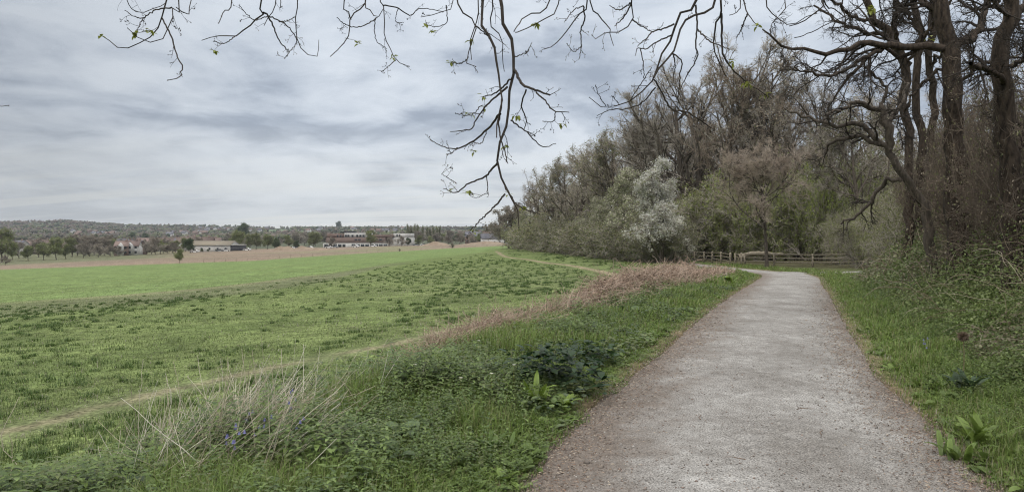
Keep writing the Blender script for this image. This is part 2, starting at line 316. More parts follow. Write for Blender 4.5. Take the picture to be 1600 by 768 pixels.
def mat_path():
    m, nt, out = mat_new('crushed_stone'); N = nt.nodes.new; L = nt.links.new
    b = N('ShaderNodeBsdfPrincipled'); b.inputs['Roughness'].default_value = .95; b.inputs['Specular IOR Level'].default_value = .2
    tc = N('ShaderNodeTexCoord')
    def noise(sc, det, ro=.6, st=(1, 1, 1)):
        mp = N('ShaderNodeMapping'); mp.inputs['Scale'].default_value = st; L(tc.outputs['Object'], mp.inputs[0])
        n = N('ShaderNodeTexNoise'); n.inputs['Scale'].default_value = sc; n.inputs['Detail'].default_value = det; n.inputs['Roughness'].default_value = ro; L(mp.outputs[0], n.inputs['Vector']); return n.outputs[0]
    def ramp(f, *st):
        r = N('ShaderNodeValToRGB'); L(f, r.inputs[0]); e = r.color_ramp.elements
        while len(e) < len(st): e.new(.5)
        for k, (p, c) in enumerate(st): e[k].position = p; e[k].color = (*c, 1)
        return r.outputs[0]
    def mix(f, A, B, mode='MIX'):
        x = N('ShaderNodeMix'); x.data_type = 'RGBA'; x.blend_type = mode
        for s_, v in (('Factor', f), ('A', A), ('B', B)):
            if hasattr(v, 'is_linked') or hasattr(v, 'node'): L(v, x.inputs[s_])
            else: x.inputs[s_].default_value = v if isinstance(v, float) else (*v, 1)
        return x.outputs['Result']
    fine = noise(75, 3, .75); mid = noise(7, 6, .65); big = noise(1.1, 5, .6, (1, .6, 1))
    grey = ramp(big, (.33, (.23, .218, .205)), (.52, (.31, .30, .288)), (.68, (.385, .378, .366)))
    g2 = mix(.85, grey, ramp(mid, (.3, (.68, .66, .64)), (.7, (1.22, 1.22, 1.22))), 'MULTIPLY')
    g3 = mix(.9, g2, ramp(fine, (.36, (.35, .34, .33)), (.5, (1, 1, 1)), (.64, (1.6, 1.58, 1.55))), 'MULTIPLY')
    red = mix(.9, (.168, .143, .125), ramp(noise(30, 5, .7), (.3, (.45, .42, .4)), (.5, (1, .95, .9)), (.72, (1.7, 1.6, 1.5))), 'MULTIPLY')
    s = N('ShaderNodeAttribute'); s.attribute_name = 's'
    ab = N('ShaderNodeMath'); ab.operation = 'ADD'; L(s.outputs['Fac'], ab.inputs[0]); ab.inputs[1].default_value = -0.22
    ab2 = N('ShaderNodeMath'); ab2.operation = 'ABSOLUTE'; L(ab.outputs[0], ab2.inputs[0])
    ns = N('ShaderNodeMath'); ns.operation = 'MULTIPLY_ADD'; L(noise(1.6, 6, .7), ns.inputs[0]); ns.inputs[1].default_value = 2.0; L(ab2.outputs[0], ns.inputs[2])
    mr = N('ShaderNodeMapRange'); mr.interpolation_type = 'SMOOTHSTEP'; mr.inputs[1].default_value = 1.55; mr.inputs[2].default_value = 2.55; L(ns.outputs[0], mr.inputs[0])
    fm = N('ShaderNodeMath'); fm.operation = 'MULTIPLY'; fm.inputs[1].default_value = .85; L(mr.outputs[0], fm.inputs[0])
    L(mix(fm.outputs[0], g3, red), b.inputs['Base Color'])
    bp = N('ShaderNodeBump'); bp.inputs['Strength'].default_value = .7; bp.inputs['Distance'].default_value = .02
    hh = N('ShaderNodeMath'); hh.operation = 'ADD'; L(fine, hh.inputs[0]); L(mid, hh.inputs[1]); L(hh.outputs[0], bp.inputs['Height']); L(bp.outputs[0], b.inputs['Normal'])
    L(b.outputs[0], out.inputs[0]); return m
M_path = mat_path()
_c = _pc[(_pc[:, 1] > -20)]; _cc = [(_c[0])]
for a_, b_ in zip(_c[:-1], _c[1:]):
    k = max(1, int(np.hypot(*(b_ - a_)) / .35)); _cc += [a_ + (b_ - a_) * (q + 1) / k for q in range(k)]
tag(add('path', strip_mesh('path', np.array(_cc), (halfw(np.array(_cc)[:, 1]) + .16 * (vnoise(np.array(_cc)[:, 1] * .9, 0 * np.array(_cc)[:, 1], 52) - .5)) * (1 - .42 * smooth(39, 47, np.array(_cc)[:, 1])), zpath, M_path)), kind='structure')
_s = catmull(SPUR, 20); tag(add('side_path', strip_mesh('side_path', _s, 1.35, lambda y: zpath(y) - 0.004, M_path)), kind='structure')

# ------------------------------------------------------------------ branching plants
def unit(v): return v / (np.linalg.norm(v, axis=-1, keepdims=True) + 1e-12)
def children(rng, P, R, cnt, ang, ratio, n, up=0.0, wander=0.15, tmin=0.2, rr=0.6, rmin=0.004, lmin=0.0, out=0.0, tend=1.0, tpow=1.0):
    Nc, n0, _ = P.shape
    L = np.linalg.norm(np.diff(P, axis=1), axis=2).sum(1)
    idx = np.repeat(np.arange(Nc), cnt); t = tmin + (tend - tmin) * rng.random(len(idx)) ** tpow
    f = t * (n0 - 1); k = np.minimum(f.astype(int), n0 - 2); w = (f - k)[:, None]
    pos = P[idx, k] * (1 - w) + P[idx, k + 1] * w; T = unit(P[idx, k + 1] - P[idx, k])
    r = R[idx, k] * (1 - w[:, 0]) + R[idx, k + 1] * w[:, 0]
    q = rng.normal(size=T.shape); q = unit(q - (q * T).sum(1, keepdims=True) * T)
    a = np.radians(rng.uniform(ang[0], ang[1], len(idx)))[:, None]
    d = unit(np.cos(a) * T + np.sin(a) * q + np.array([0, 0, out]))
    ln = np.maximum(L[idx] * ratio * (1.15 - .65 * t) * rng.uniform(.55, 1.2, len(idx)), lmin)
    pts = [pos]; st = (ln / (n - 1))[:, None]
    for _ in range(n - 1):
        d = unit(d + wander * rng.normal(size=d.shape) + np.array([0, 0, up])); pts.append(pts[-1] + d * st)
    Pn = np.stack(pts, 1); r0 = np.maximum(r * rr, rmin * 1.2); tp = np.linspace(1, .35, n)
    return Pn, np.maximum(r0[:, None] * tp, rmin * .6)
def tubes(P, R, sides):
    """P (N,n,3), R (N,n) -> verts, quads"""
    P = np.asarray(P, float); R = np.asarray(R, float); Nc, n, _ = P.shape
    T = np.empty_like(P); T[:, 1:-1] = P[:, 2:] - P[:, :-2]; T[:, 0] = P[:, 1] - P[:, 0]; T[:, -1] = P[:, -1] - P[:, -2]; T = unit(T)
    m = unit(P[:, -1] - P[:, 0]); ref = np.where(np.abs(m[:, 2:3]) > .8, np.array([[1., 0, 0]]), np.array([[0, 0, 1.]]))[:, None]
    U = unit(np.cross(T, ref)); W = np.cross(T, U); a = np.arange(sides) / sides * 2 * np.pi
    V = P[:, :, None] + R[:, :, None, None] * (np.cos(a)[None, None, :, None] * U[:, :, None] + np.sin(a)[None, None, :, None] * W[:, :, None])
    b = (np.arange(Nc)[:, None, None] * n + np.arange(n - 1)[None, :, None]) * sides; j = np.arange(sides)[None, None]; j2 = (j + 1) % sides
    F = np.stack([b + j, b + j2, b + sides + j2, b + sides + j], -1).reshape(-1, 4)
    return V.reshape(-1, 3), F
def join(parts):
    Vs, Fs, off = [], {}, 0
    for V, F in parts:
        for f in (F if isinstance(F, list) else [F]): Fs.setdefault(f.shape[1], []).append(f + off)
        Vs.append(V); off += len(V)
    return np.vstack(Vs), [np.vstack(v) for v in Fs.values()]
def chain(pts, r0, r1, n=12, jit=0.0, rng=None, power=1.0):
    P = catmull(pts, 8); L = np.r_[0, np.cumsum(np.linalg.norm(np.diff(P, axis=0), axis=1))]; u = np.linspace(0, L[-1], n)
    Q = np.stack([np.interp(u, L, P[:, k]) for k in range(3)], 1)
    if jit: Q[1:-1] += rng.normal(size=(n - 2, 3)) * jit
    return Q[None], (r0 + (r1 - r0) * np.linspace(0, 1, n) ** power)[None]
def leafcards(rng, pts, size, cols, flat=0.3, jitter=0.1, vary=.25):
    """small folded diamond leaves: 4 verts, 2 tris each"""
    n = len(pts); d = unit(rng.normal(size=(n, 3)) * np.array([1, 1, flat + .3])); q = rng.normal(size=(n, 3)); s = unit(np.cross(d, q)); up = np.cross(d, s)
    L = size * rng.uniform(.6, 1.3, (n, 1)); p = pts + rng.normal(size=(n, 3)) * jitter
    V = np.stack([p, p + d * L * .5 + s * L * .36 + up * L * .1, p + d * L, p + d * L * .5 - s * L * .36 + up * L * .1], 1).reshape(-1, 3)
    b = np.arange(n)[:, None] * 4; F = np.concatenate([b + [0, 1, 2], b + [0, 2, 3]], 0)
    c = np.asarray(cols)[rng.integers(0, len(cols), n)] * rng.uniform(1 - vary, 1 + vary, (n, 1)); return V, F, np.repeat(c, 4, 0)

def tree_proto(name, seed, height=14.0, spread=1.0, style='oak', twig=None, bark=None, leaf=None, leaf_n=0, leaf_size=.12, dens=1.0, clear=0.25, rmin=.010):
    """a tree standing at its own base: trunk (with limbs) and crown (branches and twigs), optionally leaves"""
    rng = np.random.default_rng(seed); h = height
    lean = rng.normal(size=2) * .04 * h
    if style == 'poplar': tp = [(0, 0, -.2), (0, 0, h * .3), (lean[0] * .3, 0, h * .65), (0, 0, h)]
    else: tp = [(0, 0, -.3), (rng.normal() * .02 * h, rng.normal() * .02 * h, h * .22), (lean[0] * .6, lean[1] * .6, h * .45), (lean[0], lean[1], h * .72)]
    r0 = .022 * h * (1.15 if style == 'oak' else .8)
    T, TR = chain(tp, r0, r0 * .25, 12, .012 * h * .4, rng); TR[0, 0] *= 1.35
    P = dict(oak=((45, 80), .62, .05, .17), ash=((22, 48), .62, .10, .10), shrub=((10, 40), .75, .06, .12), poplar=((10, 22), .30, .22, .05), round=((35, 75), .60, .10, .15))[style]
    n1 = dict(oak=11, ash=13, shrub=16, poplar=46, round=16)[style]
    L1, R1 = children(rng, T, TR, n1, P[0], P[1] * spread, 9, P[2], P[3], clear, .62, rmin * 3, 0, 0, .97 if style != 'poplar' else .95, .8)
    L2, R2 = children(rng, L1, R1, int(9 * dens ** .5), (25, 65), .52, 7, .05, .17, .18, .6, rmin * 2)
    L3, R3 = children(rng, L2, R2, 8 if style != 'poplar' else 4, (25, 60), .50, 5, .04, .2, .15, .6, rmin * 1.4)
    L4, R4 = children(rng, L3, R3, max(2, int(5 * dens)) if style != 'poplar' else 4, (20, 60), .52, 4, .03, .2, .1, .55, rmin, .25)
    tr = empty(name, (0, 0, 0))
    V, F = join([tubes(T, TR, 9), tubes(L1, R1, 6), tubes(L2, R2 * 1.15, 4)]); add('trunk', make_mesh('trunk', V, F, bark or M_bark, None, True), tr)
    parts = [tubes(L3, R3, 3), tubes(L4, R4, 3)]
    if style in ('ash', 'oak', 'round', 'shrub'):
        k = rng.random(len(L4)) < .2 * dens
        L5, R5 = children(rng, L4[k], R4[k], 2, (20, 55), .6, 3, .03, .2, .2, .6, rmin * .8, .3); parts.append(tubes(L5, R5, 3)); tips = L5[:, -1]
    else: tips = L4[:, -1]
    V, F = join(parts); cr = add('crown', make_mesh('crown', V, F, twig or M_twig), tr)
    if leaf_n:
        allp = np.vstack([tips, L4[:, 2], L4[:, -1]]); k = rng.integers(0, len(allp), leaf_n); V, F, C = leafcards(rng, allp[k], leaf_size, leaf, jitter=leaf_size)
        add('foliage', make_mesh('foliage', V, F, M_leaf_var, C), cr)
    tr['h'] = h * 1.0
    zs = np.concatenate([L4[:, -1, 2], L3[:, -1, 2]]); tr['top'] = float(np.percentile(zs, 99.3))
    return tr
def shrub_proto(name, seed, h=3.0, w=2.2, stems=14, leaf=None, leaf_n=5000, leaf_size=.07, twig=None, rmin=.006, arch=-.02, dens=7, lo=0.0):
    rng = np.random.default_rng(seed); a = rng.random(stems) * 2 * np.pi; rr = np.sqrt(rng.random(stems)) * w * .3
    base = np.stack([np.cos(a) * rr, np.sin(a) * rr, np.full(stems, -.15)], 1); d = unit(np.stack([np.cos(a) * w * .45, np.sin(a) * w * .45, np.full(stems, h * .9)], 1) + rng.normal(size=(stems, 3)) * .15 * h)
    ln = h * rng.uniform(.6, 1.05, stems); pts = [base]
    for _ in range(6): d = unit(d + rng.normal(size=d.shape) * .1 + [0, 0, arch]); pts.append(pts[-1] + d * (ln / 6)[:, None])
    P = np.stack(pts, 1); R = np.linspace(.012 * h ** .5 * 1.6, rmin, 7)[None].repeat(stems, 0)
    L2, R2 = children(rng, P, R, dens + 3, (25, 70), .5, 5, .02, .2, .08 + lo, .6, rmin * 1.3)
    L3, R3 = children(rng, L2, R2, dens, (25, 70), .55, 4, .0, .22, .1, .6, rmin, .12)
    L4, R4 = children(rng, L3, R3, 4, (25, 70), .6, 3, .0, .2, .1, .6, rmin * .8, .12)
    sh = empty(name, (0, 0, 0)); V, F = join([tubes(P, R, 4), tubes(L2, R2, 3), tubes(L3, R3, 3), tubes(L4, R4, 3)])
    add('stems', make_mesh('stems', V, F, twig or M_twig), sh)
    if leaf_n:
        al = np.vstack([L3[:, 2], L3[:, -1], L4[:, 1], L4[:, -1]]); k = rng.integers(0, len(al), leaf_n); V, F, C = leafcards(rng, al[k], leaf_size, leaf, jitter=leaf_size * .8)
        add('foliage', make_mesh('foliage', V, F, M_leaf_var, C), sh)
    zz = np.vstack([L3[:, -1], L4[:, -1]]); sh['h'] = h; sh['top'] = float(np.percentile(zz[:, 2], 98)); sh['rad'] = float(np.percentile(np.hypot(zz[:, 0], zz[:, 1]), 92))
    return sh
M_twig_tan = mat_noise('tan_twig', (0.34, 0.28, 0.225), (0.48, 0.41, 0.345), 1.2, 0.9, 0, (1, 1, 1), 0.1, 2.0)
M_thorn = mat_noise('thorn_twig', (0.10, 0.08, 0.064), (0.19, 0.152, 0.12), 1.2, 0.9, 0, (1, 1, 1), 0.2, 2.0)
USED = set()
def put(proto, px, d, top_row=None, height=None, label='', cat='tree', group=None, rz=None, wide=1.0, radius=None, rng=np.random.default_rng(5)):
    p = at(px, d)
    if height is None: height = zrow(top_row, d) - p.z
    s = height / proto['top']; rz = rng.random() * 6.28 if rz is None else rz
    if radius: wide = radius / (s * proto['rad'])
    if proto.name in USED: o = copy_tree(proto, p, rz, (s * wide, s * wide, s))
    else:
        USED.add(proto.name); o = proto; o.location = p; o.rotation_euler = (0, 0, rz); o.scale = (s * wide, s * wide, s)
    if 'group' in o: del o['group']
    return tag(o, label, cat, group)

OLIVE = [(.18, .20, .08), (.22, .235, .095), (.15, .165, .075), (.25, .25, .125)]
SPRING = [(.17, .22, .075), (.20, .24, .09), (.15, .19, .07)]
DARKG = [(.06, .085, .035), (.075, .105, .045), (.09, .12, .05)]
BEIGE = [(.34, .29, .22), (.40, .34, .27), (.27, .22, .16), (.20, .20, .12)]
WHITE = [(.84, .83, .78), (.78, .77, .70), (.86, .86, .82), (.34, .36, .18)]
CREAM = [(.48, .46, .36), (.58, .56, .46), (.28, .31, .16), (.36, .38, .24), (.22, .24, .11)]
proto = {}
proto['oakA'] = tree_proto('bare_tree', 11, 15, 1.0, 'oak', dens=.75)
proto['oakB'] = tree_proto('bare_tree', 12, 15, .9, 'round', dens=.8, leaf=BEIGE, leaf_n=5000, leaf_size=.11)
proto['ashA'] = tree_proto('bare_tree', 13, 17, .9, 'ash', dens=.8)
proto['ashB'] = tree_proto('bare_tree', 14, 17, 1.0, 'ash', dens=.75, leaf=BEIGE, leaf_n=3500, leaf_size=.11, twig=M_twig_red)
proto['bud'] = tree_proto('budding_tree', 15, 13, 1.0, 'round', dens=1.0, leaf=OLIVE + BEIGE[:2], leaf_n=7000, leaf_size=.12)
proto['redcrown'] = tree_proto('bare_tree', 16, 8, 1.5, 'round', dens=1.3, twig=M_twig_tan, clear=.42, rmin=.009)
proto['blossom'] = tree_proto('blossom_tree', 17, 8, .66, 'ash', dens=.8, leaf=WHITE[:3] + [(.70, .70, .64)] + WHITE[3:], leaf_n=22000, leaf_size=.095, clear=.03, rmin=.008)
proto['cream'] = tree_proto('blossom_tree', 18, 8, 1.0, 'round', dens=1.0, leaf=CREAM, leaf_n=22000, leaf_size=.11, clear=.08, rmin=.009)
proto['hedge'] = shrub_proto('hawthorn_bush', 21, 3.6, 3.4, 20, OLIVE + OLIVE + DARKG[:2] + BEIGE[2:3], 11000, .09, rmin=.008)
proto['under'] = shrub_proto('hazel_bush', 22, 4.2, 4.0, 22, OLIVE + [(.27, .32, .09)], 13000, .09, rmin=.009)
proto['green'] = shrub_proto('hazel_bush', 28, 4.2, 4.0, 22, [(.28, .35, .07), (.34, .40, .10), (.24, .29, .08), (.18, .22, .07)], 20000, .085, rmin=.009)
proto['twiggy'] = shrub_proto('thorn_bush', 23, 3.4, 3.2, 26, BEIGE + OLIVE, 3500, .06, twig=M_thorn, rmin=.006, dens=8)
proto['farleaf'] = tree_proto('field_tree', 24, 11, 1.15, 'round', dens=.7, leaf=OLIVE + SPRING, leaf_n=7000, leaf_size=.34, clear=.16, rmin=.02)
proto['fargrey'] = tree_proto('field_tree', 25, 11, 1.2, 'round', dens=1.3, leaf=[(.24, .20, .16), (.19, .16, .12)], leaf_n=3500, leaf_size=.28, clear=.12, rmin=.025)
proto['farever'] = tree_proto('evergreen_tree', 26, 10, 1.0, 'round', dens=.8, leaf=DARKG, leaf_n=12000, leaf_size=.36, clear=.06, rmin=.02)
proto['poplar'] = tree_proto('poplar_tree', 27, 16, 1.0, 'poplar', dens=.8, leaf=SPRING + OLIVE, leaf_n=3500, leaf_size=.3, clear=.12, rmin=.02)

# ------------------------------------------------------------------ the wood to the right and its edge
rg = np.random.default_rng(77)
front = [('ashA', 812, 228, 330), ('oakB', 826, 200, 296), ('ashB', 842, 180, 268), ('oakA', 868, 150, 252), ('bud', 888, 135, 250), ('oakB', 912, 122, 238), ('ashA', 940, 110, 222), ('bud', 965, 100, 210),
         ('ashB', 992, 96, 188), ('oakB', 1018, 92, 172), ('ashA', 1046, 90, 138), ('oakA', 1072, 86, 116), ('ashA', 1100, 84, 84), ('ashB', 1132, 80, 66), ('ashA', 1160, 84, 72), ('oakB', 1186, 78, 100), ('ashA', 1212, 82, 112),
         ('ashB', 1246, 74, 112), ('ashA', 1318, 70, 116), ('oakB', 1400, 64, 128), ('oakA', 1500, 56, 140), ('oakB', 1620, 52, 150)]
kinds = dict(oakA='wide crooked bare tree', oakB='beige-budded tree', ashA='tall fine-twigged bare tree', ashB='tall reddish-brown bare tree', bud='olive-budding tree')
cnt = {}
for i, (k, px, d, row) in enumerate(front):
    cnt[k] = cnt.get(k, 0) + 1
    put(proto[k], px, d, row, label='%s on the wood edge, %s such from the field end' % (kinds[k], ORD[cnt[k] - 1]), group='trees along the edge of the wood')
for z, (a, b) in enumerate(((835, 1000), (1000, 1180), (1180, 1400), (1400, 1680))):
    where = ['behind the hedge at the field end', 'behind the white blossom trees', 'behind the post and rail fence', 'behind the twisted trees at the right'][z]
    for row in range([3, 1, 1, 1][z]):
        n = [5, 6, 6, 6][z]
        for i in range(n):
            px = a + (b - a) * (i + rg.random()) / n; d0 = np.interp(px, [820, 900, 1000, 1200, 1600], [210, 140, 104, 96, 78]); d = d0 + 14 * row + rg.uniform(0, 10)
            top = np.interp(px, [820, 860, 900, 950, 1000, 1050, 1100, 1200, 1300, 1450, 1600], [322, 280, 262, 240, 214, 172, 150, 150, 160, 170, 175]) + rg.uniform(0, 40) + 10 * row
            k = ['ashA', 'ashB', 'oakB', 'bud', 'oakA'][rg.integers(0, 5)]
            put(proto[k], px, d, top, label='bare tree deep in the wood %s' % where, group='trees deep in the wood ' + where)
# understorey that closes the wood at eye level
for z, (a, b) in enumerate(((1060, 1200), (1200, 1340), (1340, 1480))):
    where = ['behind the left half of the fence', 'behind the right half of the fence', 'behind the bramble bank']
    for row in range(3):
        for i in range(8):
            px = a + (b - a) * (i + rg.random()) / 8; d = [80, 90, 102][row] + rg.uniform(-3, 4) - z * 4; k = 'under' if rg.random() < .7 else 'twiggy'
            put(proto[k], px, d, height=rg.uniform(5.0, 7.5) + row * 1.2, label='olive %s thicket bush in the wood %s' % ('leafy' if k == 'under' else 'twiggy', where[z]), cat='bush', group='thicket bushes ' + where[z] + (' leafy' if k == 'under' else ' twiggy'), wide=rg.uniform(.9, 1.3))
uf = [(1088, 82, 6.5), (1112, 78, 7.5), (1135, 76, 5.5), (1158, 74, 8), (1180, 73, 6), (1205, 72, 7.5), (1228, 71, 6), (1250, 70, 8.5), (1274, 69, 7), (1296, 68, 9), (1318, 67, 7), (1342, 66, 9.5), (1366, 64, 7.5), (1390, 62, 8)]
for i, (px, d, h_) in enumerate(uf): put(proto['green'], px, d, radius=3.4, height=h_, label='yellow-green leafing bush just behind the fence, %s from the blossom tree' % ORD[i], cat='bush', group='leafing bushes just behind the fence')
# field hedge in front of the wood
hx = np.linspace(812, 1046, 25); hd = np.interp(hx, [812, 860, 900, 950, 1000, 1046], [215, 150, 118, 88, 71, 62])
for i, (px, d) in enumerate(zip(hx, hd)):
    d = d + rg.uniform(-2, 3); top = np.interp(px, [812, 830, 860, 900, 950, 1000, 1050], [355, 350, 345, 344, 340, 338, 348]) + rg.uniform(-9, 8)
    put(proto['hedge'], px, d, top, label='olive-green hawthorn bush in the field hedge, %s from its field end' % ORD[i], cat='bush', group='bushes of the field hedge', wide=rg.uniform(1.0, 1.35))
for i, (px, d, top) in enumerate(((795, 232, 322), (806, 222, 318), (822, 190, 330))):
    put(proto['cream' if i == 2 else 'fargrey'], px, d, top, label='pale pinkish tree at the field end of the wood, %s from the open field' % ORD[i], group='pale trees at the field end of the wood')
# blossom
bl = [('blossom', 1030, 60.0, 250, 'white blossom tree standing by the bend of the path, brightest of all'), ('blossom', 1052, 61.5, 330, 'small white blossom tree at the foot of the brightest one'),
      ('cream', 992, 72, 268, 'tall cream and green blossom tree just left of the brightest white one'), ('cream', 965, 79, 290, 'broad cream blossom tree above the middle of the hedge'), ('cream', 942, 86, 312, 'low cream blossom tree above the hedge, between the broad one and the oak'),
      ('blossom', 838, 190, 312, 'small white blossom tree far along the hedge')]
for k, px, d, top, lab in bl: put(proto[k], px, d, top, label=lab, wide=1.05 if k == 'cream' else 1.0)
put(proto['redcrown'], 1197, 51, 222, label='round reddish-brown bare tree with forked trunk in front of the fence', rz=.6, wide=1.0)
put(proto['bud'], 1345, 58, 176, label='light green budding tree showing between the twisted trunks')

# ------------------------------------------------------------------ traced trees in the right foreground
def traced_tree(name, d, trunk, limbs, label, seed, dd=2.0, bark=None, twig=None, dens=(5, 6, 5), rmin=.005, up=0.0, sides=12, tw=1.0):
    """trunk/limbs: lists of (px, row, thickness px) at d metres; each limb swings nearer or farther by up to dd metres."""
    rng = np.random.default_rng(seed); base = at(trunk[0][0], d); tr = empty(name, base); b = np.array(base)
    def w(px, py, y): return np.array([(px - 800) / FPX * y, y, zrow(py, y)]) - b
    tp = [w(p, r, d) for p, r, _ in trunk]; tp[0] = np.array([0, 0, -.3]); th = np.array([q[2] for q in trunk], float) * d / FPX / 2
    T, _ = chain(tp, 1, 1, 26, .01 * d * .2, rng); TR = np.interp(np.linspace(0, 1, 26), np.linspace(0, 1, len(th)), th)[None]
    parts = [tubes(T, TR, sides)]; Ls, Rs = [], []
    for lm in limbs:
        k = rng.uniform(-1, 1) * dd; n = len(lm); pts = [w(p, r, d + k * (i / (n - 1)) ** 1.3 * 1.0) for i, (p, r, _) in enumerate(lm)]
        Q, _ = chain(pts, 1, 1, 18, .008 * d * .25, rng); R = np.interp(np.linspace(0, 1, 18), np.linspace(0, 1, n), np.array([q[2] for q in lm], float) * d / FPX / 2)[None]
        Ls.append(Q); Rs.append(R); parts.append(tubes(Q, R, 7))
    V, F = join(parts); add('trunk', make_mesh('trunk', V, F, bark or M_bark, None, True), tr)
    if Ls:
        L, R = np.vstack(Ls), np.vstack(Rs); R = np.maximum(R, rmin * 2)
        L2, R2 = children(rng, L, np.minimum(R, .09), dens[0], (30, 75), .36, 8, up, .2, .12, .5, rmin * 2, .6 * tw)
        L3, R3 = children(rng, L2, R2, dens[1], (25, 65), .5, 6, up, .2, .12, .6, rmin * 1.3, .3 * tw)
        L4, R4 = children(rng, L3, R3, dens[2], (25, 65), .55, 4, up, .2, .1, .6, rmin, .2 * tw)
        V, F = join([tubes(L2, R2, 5), tubes(L3, R3, 3), tubes(L4, R4, 3)]); add('crown', make_mesh('crown', V, F, twig or M_twig_dark), tr)
    return tag(tr, label, 'tree')
traced_tree('bare_tree', 17, [(1502, 460, 46), (1496, 330, 36), (1493, 250, 32), (1488, 180, 28), (1485, 120, 27), (1478, 60, 24), (1464, 0, 20), (1440, -80, 15), (1425, -200, 10)],
            [[(1484, 75, 14), (1459, 76, 12), (1420, 74, 11), (1381, 73, 10), (1359, 63, 8), (1337, 72, 7), (1287, 84, 5), (1241, 76, 4), (1190, 47, 2)],
             [(1486, 74, 13), (1514, 60, 12), (1532, 36, 11), (1544, 0, 10), (1560, -70, 7)], [(1459, 76, 8), (1430, 82, 7), (1398, 90, 6), (1375, 76, 6), (1347, 103, 5), (1322, 125, 4), (1300, 160, 2)],
             [(1380, 74, 7), (1350, 90, 6), (1320, 110, 5), (1290, 118, 4), (1240, 105, 2)], [(1480, 55, 10), (1455, 20, 8), (1430, -15, 8), (1400, -60, 6)], [(1470, 25, 9), (1440, 5, 8), (1405, -12, 6), (1350, -5, 5), (1300, -20, 3)],
             [(1490, 140, 6), (1520, 110, 5), (1560, 95, 4), (1610, 90, 2)], [(1488, 100, 6), (1450, 120, 5), (1420, 160, 4), (1400, 200, 2)]],
            'tall dark rugged tree with a thick straight trunk and a long limb reaching left', 101, 3.0, M_bark_ivy, dens=(8, 7, 6))
traced_tree('bare_tree', 13, [(1590, 470, 44), (1578, 330, 34), (1572, 230, 30), (1567, 150, 28), (1566, 103, 30), (1564, 72, 26), (1579, 36, 22), (1577, 0, 19), (1560, -80, 14), (1548, -180, 9)],
            [[(1576, 45, 14), (1592, 20, 13), (1612, -12, 11), (1640, -60, 8)], [(1578, 30, 8), (1550, 5, 7), (1520, -15, 5)], [(1570, 130, 9), (1540, 108, 8), (1515, 100, 6)], [(1568, 105, 6), (1600, 95, 5), (1640, 70, 3)], [(1572, 250, 6), (1610, 200, 5), (1650, 180, 3)]],
            'thick bare tree with a forked trunk, at the right end of the wood', 102, 2.0, M_bark_ivy, dens=(7, 7, 6))
traced_tree('bare_tree', 26, [(1420, 400, 17), (1419, 300, 14), (1419, 213, 13), (1409, 163, 12), (1416, 125, 12), (1406, 88, 13), (1391, 53, 14), (1366, 31, 12), (1344, -5, 10), (1325, -60, 8)],
            [[(1404, 85, 8), (1395, 40, 7), (1400, 0, 6), (1410, -60, 4)], [(1412, 110, 6), (1440, 60, 5), (1470, 20, 4)], [(1390, 52, 7), (1350, 50, 6), (1300, 30, 4), (1270, 10, 3)], [(1370, 35, 6), (1330, 28, 5), (1290, -10, 4)]],
            'slender bare tree with a kinked trunk left of the twin straight trunks', 103, 2.5, M_bark_ivy, dens=(8, 7, 5))
traced_tree('bare_tree', 27, [(1440, 400, 14), (1437, 300, 12), (1436, 213, 12), (1428, 131, 12), (1434, 94, 11), (1437, 50, 11), (1425, 0, 9), (1418, -90, 6)],
            [[(1434, 90, 6), (1450, 45, 5), (1475, 15, 4), (1500, -30, 3)], [(1437, 50, 6), (1415, 20, 5), (1380, -10, 4)]], 'straight slender bare tree, first of the twin trunks left of the dark rugged tree', 104, 2.0, M_bark_ivy, dens=(8, 7, 5))
traced_tree('bare_tree', 28, [(1457, 400, 13), (1456, 300, 11), (1456, 213, 11), (1456, 140, 11), (1450, 88, 10), (1452, 30, 9), (1460, -60, 7)],
            [[(1452, 110, 5), (1470, 80, 5), (1500, 60, 3)], [(1451, 60, 5), (1425, 40, 4), (1400, 30, 3)]], 'straight slender bare tree, second of the twin trunks, nearer the dark rugged tree', 105, 2.0, M_bark_ivy, dens=(8, 7, 5))
traced_tree('bare_tree', 19, [(1462, 380, 20), (1445, 325, 17), (1425, 295, 16), (1404, 262, 14), (1392, 243, 13), (1391, 225, 12), (1384, 198, 11), (1376, 175, 13), (1374, 166, 10)],
            [[(1376, 172, 9), (1347, 166, 7), (1332, 160, 6), (1319, 169, 5), (1290, 180, 3)], [(1390, 235, 10), (1369, 219, 9), (1356, 200, 8), (1334, 195, 7), (1300, 198, 6), (1282, 188, 5), (1260, 186, 4), (1225, 170, 2)],
             [(1372, 226, 7), (1350, 216, 6), (1325, 214, 6), (1300, 226, 5), (1287, 244, 3), (1275, 262, 2)], [(1408, 283, 7), (1396, 280, 7), (1384, 284, 7), (1369, 302, 6), (1347, 331, 5), (1330, 342, 4), (1314, 350, 3)],
             [(1384, 200, 6), (1400, 170, 6), (1410, 150, 5), (1412, 120, 3)], [(1376, 168, 6), (1382, 140, 5), (1370, 120, 4), (1350, 105, 3)]],
            'leaning tree with a bent twisted trunk and arching crooked limbs over the thicket', 106, 1.6, M_bark, dens=(6, 6, 5), rmin=.004, up=-.02)
